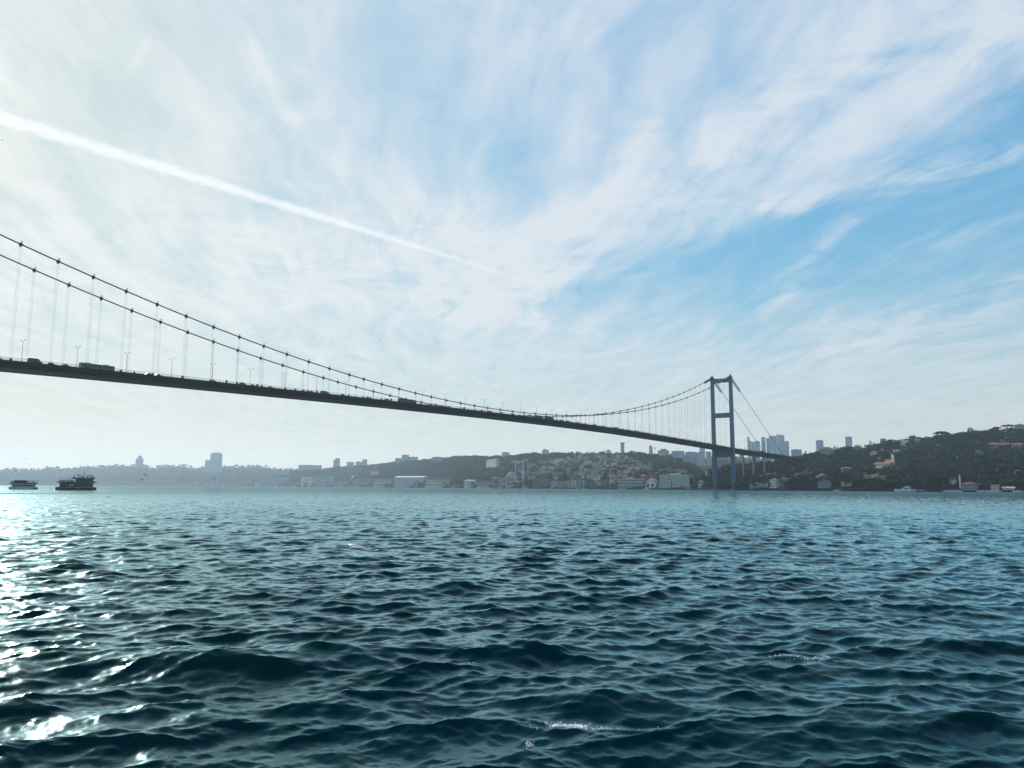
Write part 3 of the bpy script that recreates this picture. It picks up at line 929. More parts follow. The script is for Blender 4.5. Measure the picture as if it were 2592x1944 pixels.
# lamps on the bridge
def lamp_proto():
    t = thing('street_lamp', 'x', 'street lamp', (0, 0, 0), 0, 'double-armed street lamps along the bridge')
    MB().lathe([(.35, 0), (.35, .5), (.13, .7), (.11, 6), (.08, 12.2)], 6).obj('pole', M['rail_metal'], t)
    for sg in (-1, 1):
        a = MB(); a.tube([(0, 0, 12.0), (0, sg * .9, 12.7), (0, sg * 1.9, 13.05)], .055, 4); a.obj('lamp_arm', M['rail_metal'], t)
        h = MB(); h.loft([[(x * .22, sg * (1.8 + y), 13.02 + z) for x, z in ((-1, 0), (1, 0), (1, .16), (-1, .16))] for y in (0, .5, 1.1)]); h.obj('lamp_head', M['bridge_deck'], t)
    return t
lp = lamp_proto(); ls = [-386.7 + 26.75 * i for i in range(-2, 34)]
for i, s in enumerate(ls):
    o = lp if i == 0 else copy_tree(lp)
    o.location = bp(s, 0.0, deckz(s)); o.rotation_euler = (0, 0, math.pi / 2 - BAZ)
    vis = i - 2
    tag(o, 'double-armed street lamp on the bridge, ' + (ordw(vis) + ' from the left edge' if vis >= 0 else ('just beyond the left edge', 'well beyond the left edge')[i]))

# ------------------------------------------------------------------ road vehicles
def wheels(t, xs, w, r=.33):
    for x in xs:
        for sg in (-1, 1):
            o = MB().tube([(x, sg * (w / 2 - .22), r), (x, sg * (w / 2), r)], r, 10).obj('wheel', M['tyre'], t)
def car(kind, col, label, group):
    t = thing('car' if kind in ('saloon', 'hatch', 'suv') else kind, label, dict(saloon='car', hatch='car', suv='car', van='van', minibus='minibus', bus='bus', truck='lorry')[kind], (0, 0, 0), 0, group)
    cm = M['car_' + col]
    if kind in ('saloon', 'hatch', 'suv'):
        L, W, H = dict(saloon=(4.6, 1.8, 1.45), hatch=(4.0, 1.75, 1.5), suv=(4.7, 1.9, 1.8))[kind]
        hb = .85 if kind != 'suv' else 1.05
        b = MB(); b.loft([[(x, y * W / 2 * wv, z) for y, z in ((-1, .28), (1, .28), (1, .28 + (zz - .28) * .7), (.88, zz), (-.88, zz), (-1, .28 + (zz - .28) * .7))]
                          for x, zz, wv in ((-L / 2, hb * .8, .86), (-L / 2 + .25, hb, 1), (0, hb + .02, 1), (L / 2 - 1.0, hb - .05, 1), (L / 2 - .2, hb * .78, .95), (L / 2, hb * .65, .82))])
        b.obj('body', cm, t)
        if kind == 'saloon': prof = [(-1.75, hb), (-1.15, H - .06), (-.2, H), (.35, H - .05), (1.15, hb)]
        elif kind == 'hatch': prof = [(-1.95, hb), (-1.6, H - .08), (-.3, H), (.3, H - .04), (1.1, hb)]
        else: prof = [(-2.3, hb), (-2.1, H - .08), (-.3, H), (.5, H - .05), (1.25, hb)]
        cb = MB(); n = len(prof)
        vs_ = [(x, sg * W / 2 * (.88 if z <= hb + .01 else .72), z) for sg in (-1, 1) for x, z in prof]
        cb.add(vs_, [tuple(range(n)), tuple(range(2 * n - 1, n - 1, -1))] + [(i, i + n, i + n + 1, i + 1) for i in range(n - 1)] + [(0, n - 1, 2 * n - 1, n)])
        cb.obj('cabin', cm, t)
        for sg in (-1, 1):
            w = MB(); w.add([(prof[0][0] + .45, sg * (W / 2 * .875 + .01), hb + .06), (prof[-1][0] - .35, sg * (W / 2 * .875 + .01), hb + .06), (prof[-2][0], sg * (W / 2 * .745 + .015), H - .14), (prof[1][0] + .15, sg * (W / 2 * .745 + .015), H - .14)], [(0, 1, 2, 3)])
            w.obj('window', M['glass_dark'], t)
        wheels(t, (-L / 2 + .85, L / 2 - .85), W)
    elif kind in ('van', 'minibus'):
        L, W, H = 6.2, 2.1, 2.75
        prof = [(-L / 2, .35), (-L / 2, H - .1), (-L / 2 + .25, H), (L / 2 - 1.7, H), (L / 2 - .75, 1.55), (L / 2 - .05, 1.25), (L / 2, .35)]
        b = MB(); n = len(prof)
        b.add([(x, sg * W / 2 * (1 if z < 1.6 else .93), z) for sg in (-1, 1) for x, z in prof], [tuple(range(n)), tuple(range(2 * n - 1, n - 1, -1))] + [(i, i + n, (i + 1) % n + n, (i + 1) % n) for i in range(n)])
        b.obj('body', cm, t)
        for i in range(4):
            for sg in (-1, 1):
                MB().box(-L / 2 + .4 + i * 1.05, -L / 2 + 1.3 + i * 1.05, sg * (W / 2 - .02) - .02, sg * (W / 2 - .02) + .02, 1.5, 2.3).obj('window', M['glass_dark'], t)
        wheels(t, (-L / 2 + 1.1, L / 2 - 1.1), W, .38)
    elif kind == 'bus':
        L, W, H = 17.6, 2.55, 3.2
        for x0, x1 in ((-L / 2, .8), (1.7, L / 2)):
            b = MB(); b.loft([[(x, y * W / 2, z) for y, z in ((-1, .35), (1, .35), (1, H - .25), (.85, H), (-.85, H), (-1, H - .25))] for x in (x0, x0 + .1, x1 - .1, x1)]); b.obj('body', cm, t)
        MB().box(.8, 1.7, -W / 2 + .12, W / 2 - .12, .45, H - .12).obj('bellows', M['tyre'], t)
        MB().box(-6.5, -3.6, -.8, .8, H, H + .28).obj('roof_unit', cm, t); MB().box(3.4, 6.2, -.8, .8, H, H + .28).obj('roof_unit', cm, t)
        for i in range(14):
            x = -L / 2 + .5 + i * 1.21
            if .2 < x < 1.7: continue
            for sg in (-1, 1):
                MB().box(x, x + 1.0, sg * W / 2 - .015, sg * W / 2 + .015, 1.35, 2.55).obj('window', M['glass_dark'], t)
        wheels(t, (-6.2, -1.0, 6.2), W, .48)
    elif kind == 'truck':
        L, W, H = 12.5, 2.5, 3.7
        MB().box(-L / 2, L / 2 - 2.9, -W / 2, W / 2, .95, H).obj('cargo_box', cm, t)
        c = MB(); c.loft([[(x, y * W / 2, z) for y, z in ((-1, .5), (1, .5), (1, zt), (-1, zt))] for x, zt in ((L / 2 - 2.5, 3.3), (L / 2 - .6, 3.2), (L / 2 - .1, 2.0), (L / 2, 1.9))]); c.obj('cab', M['car_white'], t)
        MB().box(-L / 2, L / 2, -.5, .5, .55, .9).obj('chassis', M['tyre'], t)
        wheels(t, (-4.6, -3.3, 4.6), W, .5)
    return t
protos = {}
def vehicle(kind, col, s, off, label, group='vehicles crossing the bridge'):
    key = (kind, col)
    if key not in protos:
        protos[key] = car(kind, col, label, group); o = protos[key]
    else:
        o = copy_tree(protos[key])
    o.location = bp(s, off, deckz(s) + .03); o.rotation_euler = (0, 0, math.pi / 2 - BAZ + (math.pi if off < 0 else 0))
    tag(o, label)
    return o
vehicle('minibus', 'black', -385.0, 11.0, 'dark minibus with a raked nose, leftmost high vehicle on the bridge')
vehicle('bus', 'green', -354.3, 10.6, 'long articulated bus on the bridge near the left edge')
vehicle('bus', 'black', -120.5, 10.6, 'dark long bus on the bridge below mid span cables')
vehicle('truck', 'black', 74.0, 10.6, 'box lorry on the bridge right of its middle')
vehicle('truck', 'blue', 62.0, 10.6 - 3.6, 'second lorry close behind the box lorry')
vehicle('bus', 'silver', 668.0, 10.6, 'dark bus on the viaduct right of the tower')
cs = [-402, -376, -371, -319.5, -326, -286, -265.5, -258.6, -246.3, -219, -213, -199, -186, -171, -160, -142, -96.5, -80, -73, -58, -44, -31, -18, -2, 12, 24, 40, 96, 108, 128, 141, 160, 175, 197, 212, 236, 255, 282, 300, 333, 352, 380, 410, 433, 460, 486, 520, 548, 580, 610, 700, 724]
rv = random.Random(8)
for i, s in enumerate(cs):
    kind = rv.choice(['saloon', 'hatch', 'suv', 'saloon', 'hatch']) if i not in (11, 26, 34) else 'van'
    col = rv.choice(['black', 'white', 'silver', 'blue', 'red', 'black', 'black'])
    vehicle(kind, col, s + rv.uniform(-1, 1), rv.choice([11.2, 11.2, 7.6]),
            '%s %s on the bridge, %s low vehicle counted from the left' % ({'black': 'dark', 'silver': 'silver grey'}.get(col, col), {'suv': 'off-road car', 'hatch': 'hatchback car', 'saloon': 'saloon car', 'van': 'van'}[kind], ordw(i)))
# ------------------------------------------------------------------ buildings
WIN = MB().box(-.5, .5, -.06, .04, 0, 1).mesh('window', M['glass_dark'])
WIN_PALE = MB().box(-.5, .5, -.06, .04, 0, 1).mesh('window_pale', M['wall_blueglass'])  # panes of pale blue glass

def roof_mesh(kind, w, d, h, over=.5):
    mb = MB(); X, Y_ = w / 2 + over, d / 2 + over
    if kind == 'gable':      # ridge along x
        mb.add([(-X, -Y_, 0), (X, -Y_, 0), (X, Y_, 0), (-X, Y_, 0), (-X, 0, h), (X, 0, h)], [(0, 1, 5, 4), (2, 3, 4, 5), (0, 4, 3), (1, 2, 5), (0, 3, 2, 1)])
    elif kind == 'front':    # gable end faces the water
        mb.add([(-X, -Y_, 0), (X, -Y_, 0), (X, Y_, 0), (-X, Y_, 0), (0, -Y_, h), (0, Y_, h)], [(0, 1, 4), (2, 3, 5), (1, 2, 5, 4), (3, 0, 4, 5), (0, 3, 2, 1)])
    elif kind == 'hip':
        r = max(0, min(X, Y_) * .9); a = max(.2, X - r); b = max(.2, Y_ - r)
        mb.add([(-X, -Y_, 0), (X, -Y_, 0), (X, Y_, 0), (-X, Y_, 0), (-a, -b, h), (a, -b, h), (a, b, h), (-a, b, h)],
               [(0, 1, 5, 4), (1, 2, 6, 5), (2, 3, 7, 6), (3, 0, 4, 7), (4, 5, 6, 7), (0, 3, 2, 1)])
    elif kind == 'flat':
        mb.box(-w / 2 - .25, w / 2 + .25, -d / 2 - .25, d / 2 + .25, 0, .45)
        mb.box(-w * .2, w * .06, -d * .1, d * .25, .45, 2.2)
    return mb

def building(name, label, cat, x0, x1, yt, yb, Y, wall='cream', roof='flat', rcol='grey', fl=3, bays=5, yaw=0.0, d=12.0, group=None,
             below=6.0, wfrac=.5, hfrac=.55, strips=False, trim=None, glass=None, rh=None, sides=True, slope=False):
    yaw = -2.2 * yaw if yaw > 0 else yaw      # fronts turn towards the sunny left
    pxm = (x0 + x1) / 2
    p = at(pxm, yb, Y); az = math.atan2(p.x, p.y); ca = math.cos(az); ya = math.radians(yaw)
    Wm = (x1 - x0) * Y * ca / F
    H = (yb - yt) * Y / F / math.cos(math.radians(3))
    d = min(d, Wm * .62) if abs(yaw) > 12 else d
    w = max(2.0, (Wm - d * abs(math.sin(ya))) / math.cos(ya))
    rh = rh if rh is not None else (0.0 if roof == 'flat' else min(.28 * H, .3 * min(w, d) + .5))
    Hw = H - (rh if roof != 'flat' else .45)
    dirn = Vector((p.x, p.y, 0)).normalized()
    push = d / 2 * math.cos(ya) + w / 2 * abs(math.sin(ya))
    if slope:
        push *= .15; below = below + w * .35
    t = thing(name, label, cat, p + dirn * push, -az + ya, group)
    MB().box(-w / 2, w / 2, -d / 2, d / 2, -below, Hw).obj('wall', M['wall_' + wall], t)
    r = roof_mesh(roof, w, d, rh).obj('roof', M['roof_' + rcol], t); r.location = (0, 0, Hw)
    fh = Hw / max(fl, 1)
    faces = [(0, -d / 2, w, 0.0, bays)]
    if sides and abs(yaw) > 8:
        sg = 1 if yaw < 0 else -1           # the side that turns towards the viewer
        faces.append((sg * w / 2, 0, d, sg * math.pi / 2, max(1, round(bays * d / w))))
    wm = WIN_PALE if glass else WIN
    if strips:
        mb = MB()
        for cx, cy_, L, rz, nb in faces:
            c, s_ = math.cos(rz), math.sin(rz)
            for k in range(fl):
                z0 = fh * (k + .28); z1 = fh * (k + .28 + hfrac)
                pts = [(-L / 2 * .94, -.08), (L / 2 * .94, -.08), (L / 2 * .94, .05), (-L / 2 * .94, .05)]
                q = [(cx + a * c - b * s_, cy_ + a * s_ + b * c) for a, b in pts]
                mb.add([(a, b, z0) for a, b in q] + [(a, b, z1) for a, b in q], [(0, 1, 5, 4), (1, 2, 6, 5), (3, 0, 4, 7), (4, 5, 6, 7), (0, 3, 2, 1)])
        o = mb.obj('window_band', M['glass_dark' if not glass else 'wall_blueglass'], t)
    else:
        for cx, cy_, L, rz, nb in faces:
            c, s_ = math.cos(rz), math.sin(rz)
            for k in range(fl):
                for b in range(nb):
                    a = -L / 2 + L * (b + .5) / nb
                    o = link('window', wm, t)
                    o.location = (cx + a * c, cy_ + a * s_, fh * (k + .25)); o.rotation_euler = (0, 0, rz)
                    o.scale = (L / nb * wfrac, 1.0, fh * hfrac)
    if trim:
        MB().box(-w / 2 - .15, w / 2 + .15, -d / 2 - .35, -d / 2 - .07, Hw - .9, Hw - .1).obj('cornice', M['trim_white'], t)
    t['w'] = w; t['d'] = d; t['h'] = Hw
    BOXES.append((x0 - 1, x1 + 1, yt, yb, Y + (d / 2 + w / 2 * abs(math.sin(ya)) if not slope else 4)))
    return t

def shoreY(px, back=12):
    h = park_hill if px < 1790 else right_hill
    return float(interp(h.shore, px)) + back

WF = 'buildings along the far waterfront'
rows = [
 # label, x0, x1, ytop, ybase, back, wall, roof, rcol, floors, bays, yaw, depth
 ('long low barracks with many small windows, far left on the shore', 656, 735, 1209, 1230.5, 60, 'steelgrey', 'hip', 'grey', 3, 16, 0, 20),
 ('pale square apartment block on the shore, left of its taller twin row', 761, 776, 1207.5, 1230.5, 20, 'cream', 'flat', 'grey', 5, 5, 14, 14),
 ('pale apartment block between two others on the far shore', 778, 794, 1207.5, 1230.5, 20, 'cream', 'flat', 'grey', 5, 5, 14, 14),
 ('wide pale five-storey block with flat roof on the far shore', 796, 846, 1205.5, 1230.5, 22, 'sage', 'flat', 'lead', 5, 12, 8, 18),
 ('low red-roofed sheds right of the wide pale block', 848, 884, 1218, 1230.5, 15, 'stone', 'gable', 'oldtile', 1, 6, 0, 14),
 ('tan stepped house with red roof left of the long palace range', 893, 943, 1211.5, 1230.5, 25, 'tan', 'hip', 'oldtile', 2, 8, 0, 16),
 ('cream palace range under a long red roof, left of the big pale hall', 945, 996, 1210.5, 1231, 20, 'cream', 'hip', 'oldtile', 2, 12, 0, 18),
 ('cream palace with red roof and rows of tall windows, right of the big pale hall', 1077.5, 1168, 1208.6, 1231, 22, 'cream', 'hip', 'oldtile', 2, 22, 0, 24),
 ('small grey annex in front of the palace hall gable', 1047, 1060, 1220, 1230.8, 6, 'steelgrey', 'flat', 'grey', 1, 2, 0, 8),
 ('cream pavilion with a bright white roof by the water', 1174, 1206, 1213.8, 1230.8, 14, 'cream', 'hip', 'white', 2, 7, 6, 14),
 ('low grey house with brown roof right of the cream pavilion', 1207, 1218, 1217, 1231, 14, 'grey', 'gable', 'oldtile', 2, 3, 0, 10),
 ('low range with brown roof between pavilion and terraced house', 1218.6, 1245, 1217.6, 1231, 16, 'stone', 'hip', 'oldtile', 2, 5, 0, 12),
 ('terraced house under a long white awning, left of the mosque', 1245, 1262, 1208.8, 1232, 16, 'pink', 'flat', 'white', 3, 4, 0, 12),
 ('pale green house with a balcony opening beside the mosque', 1262.5, 1281, 1211.5, 1232, 10, 'palegreen', 'flat', 'lead', 3, 3, 0, 12),
 ('long brown timber mansion by the water, right of the mosque', 1348.5, 1392.5, 1208.5, 1233, 16, 'brown', 'hip', 'dark', 3, 14, 0, 16),
 ('narrow green waterfront house, first right of the brown mansion', 1393.5, 1413.2, 1216.5, 1233.6, 10, 'palegreen', 'hip', 'grey', 3, 4, 0, 12),
 ('green waterfront house with a long balcony, second right of the brown mansion', 1413.6, 1434.4, 1218, 1233.6, 10, 'sage', 'flat', 'oldtile', 3, 5, 0, 12),
 ('tall green gabled waterfront house, third right of the brown mansion', 1434.8, 1447.3, 1214.5, 1233.8, 9, 'palegreen', 'front', 'grey', 3, 3, 0, 12),
 ('waterfront house with dark recessed balconies, fourth right of the brown mansion', 1447.7, 1457.3, 1214.7, 1233.8, 9, 'cream', 'flat', 'oldtile', 3, 1, 0, 12),
 ('teal waterfront house with nine square dark windows', 1458, 1486, 1215, 1234, 9, 'sage', 'flat', 'grey', 3, 3, 0, 12),
 ('low dark boathouse left of the long grey-green waterfront building', 1540, 1564.5, 1225.5, 1236, 10, 'brown', 'flat', 'dark', 1, 5, 0, 10),
 ('long grey-green three-storey waterfront building with tall windows', 1565.2, 1633.2, 1211.8, 1236.6, 16, 'palegreen', 'flat', 'white', 3, 20, 0, 16),
 ('white low building with a dark garage mouth, left of the huge blank block', 1634.4, 1669, 1221, 1237, 10, 'offwhite', 'flat', 'white', 1, 3, 0, 12),
 ('white terraces behind the garage building, left of the huge blank block', 1637, 1669, 1214.5, 1222, 22, 'offwhite', 'flat', 'white', 1, 5, 0, 9),
 ('small white kiosk at the foot of the huge blank block', 1736, 1746, 1227, 1236.5, 3, 'offwhite', 'flat', 'white', 1, 1, 0, 6),
 ('white low roof among the trees between the blank block and the tower', 1766.4, 1786, 1217.8, 1226, 30, 'offwhite', 'flat', 'white', 1, 6, 0, 8),
]
for (lab, x0, x1, yt, yb, back, wall, roof, rc, fl, bays, yaw, d) in rows:
    building('waterfront_building', lab, 'building', x0, x1, yt, yb, shoreY((x0 + x1) / 2, back), wall, roof, rc, fl, bays, yaw, d, WF, trim=(fl > 1 and x0 > 1100))

# huge blank block and the big pale hall (wrapped buildings)
t = building('blank_block', 'huge blank grey-green block with a white roof line left of the bridge tower', 'building', 1669.4, 1759, 1201.3, 1238.2, shoreY(1700, 10), 'palegreen', 'flat', 'white', 1, 0, -24, 24, None)
for (fx, fz, w_, h_) in ((.33, .62, 3.2, 1.5), (.42, .0, 1.6, 11.5), (.72, .10, 2.0, 2.4)):
    o = link('opening', WIN, t); o.location = (t['w'] * (fx - .5), -t['d'] / 2, t['h'] * fz + .2); o.scale = (w_, 1, h_)
for fz, h_ in ((.02, 5), (.28, 4), (.5, 1.5)):
    o = link('opening', WIN, t); o.location = (t['w'] / 2, -t['d'] * .1, t['h'] * fz); o.rotation_euler = (0, 0, math.pi / 2); o.scale = (1.8, 1, h_)
t = building('exhibition_hall', 'big pale windowless hall with a shallow gabled roof on the far shore', 'building', 997, 1087, 1204.8, 1231, shoreY(1040, 14), 'palegreen', 'gable', 'white', 1, 0, -30, 44, None, rh=5.0)

# mosque
def mosque(px0, px1, ytop, yb, Y, label):
    p = at((px0 + px1) / 2, yb, Y); az = math.atan2(p.x, p.y); k = Y * math.cos(az) / F
    t = thing('mosque', label, 'mosque', p + Vector((p.x, p.y, 0)).normalized() * 12, -az + math.radians(-12))
    W = 26 * k * 0.9; H = 24 * k
    w = MB(); w.box(-W / 2, W / 2, -W / 2, W / 2, -4, H); w.box(-W / 2 - 1, W / 2 + 1, -W / 2 - 1, W / 2 + 1, H - .8, H)
    for sx in (-1, 1):
        for sy in (-1, 1):
            w.lathe([(1.5, H * .0), (1.5, H + 1.5), (1.0, H + 2.5), (.1, H + 5)], 8, (sx * W / 2, sy * W / 2))
    w.obj('wall', M['wall_stone'], t)
    MB().box(W / 2, W / 2 + 11 * k, -W / 2 + 2, W / 2, -4, H * .62).obj('side_wing', M['wall_cream'], t)
    a = MB()
    for rz in (0, math.pi / 2, math.pi, -math.pi / 2):       # great arches under the dome
        pts = []
        for i in range(13):
            th = math.pi * i / 12; pts.append((math.cos(th) * W * .42, math.sin(th) * W * .22 + H))
        c, s_ = math.cos(rz), math.sin(rz)
        f = [(x * c + (W / 2 - .6) * s_, x * s_ - (W / 2 - .6) * c, z) for x, z in pts]; b = [(x * c + (W / 2 - 2.6) * s_, x * s_ - (W / 2 - 2.6) * c, z) for x, z in pts]
        n = len(pts); a.add(f + b, [tuple(range(n)), tuple(range(2 * n - 1, n - 1, -1))] + [(i, i + n, i + n + 1, i + 1) for i in range(n - 1)])
    a.obj('arch', M['wall_stone'], t)
    R = W * .46
    MB().lathe([(R + .4, H + 1), (R + .4, H + 3.6)], 24).obj('drum', M['wall_stone'], t)
    MB().lathe([(R * math.cos(q), H + 3.6 + R * .82 * math.sin(q)) for q in np.linspace(0, 1.5, 9)], 24).obj('dome', M['roof_lead'], t, smooth=True)
    MB().lathe([(.5, H + 3.4 + R * .82), (.35, H + 5 + R * .82), (.5, H + 5.6 + R * .82), (.05, H + 8.5 + R * .82)], 6).obj('finial', M['gold'], t)
    for i in range(3):
        for z0, hh in ((.08, .32), (.5, .36)):
            for rz, ox, oy in ((0, 0, -W / 2), (math.pi / 2, W / 2, 0)):
                o = link('window', WIN, t); a_ = (i - 1) * W * .27
                o.location = (a_ if rz == 0 else ox, oy if rz == 0 else a_, H * z0); o.rotation_euler = (0, 0, rz); o.scale = (W * .13, 1.6, H * hh)
    return t, k
mos, mk = mosque(1282, 1308, 1190, 1231.6, shoreY(1295, 12), 'stone mosque with a lead-grey dome standing at the water')
def minaret(px, ytop, yb, Y, lab, wid=1.0):
    p = at(px, yb, Y); H = (yb - ytop) * Y / F
    t = thing('minaret', lab, 'minaret', p, 0, 'minarets')
    MB().lathe([(1.5 * wid, -3), (1.5 * wid, H * .16), (.95 * wid, H * .2), (.9 * wid, H * .86)], 10).obj('shaft', M['wall_offwhite'], t)
    for f in ((.45, .68) if H > 30 else (.6,)):
        MB().lathe([(.95 * wid, H * f - 1.6), (1.7 * wid, H * f), (1.7 * wid, H * f + 1.0), (1.6 * wid, H * f + 1.0), (.9 * wid, H * f + .1)], 10).obj('balcony', M['wall_offwhite'], t)
    MB().lathe([(1.1 * wid, H * .86), (.05, H)], 10).obj('cap', M['roof_lead'], t)
minaret(1304.6, 1167.5, 1231.6, shoreY(1304, 30), 'slim white minaret rising behind the mosque dome')
minaret(1324.3, 1157.0, 1231.8, shoreY(1324, 14), 'tall white minaret standing right of the mosque')
minaret(2431.3, 1199, 1237, right_hill.hit(2431, 1236)[0].y, 'small white minaret on the near shore beside the red roof', .7)

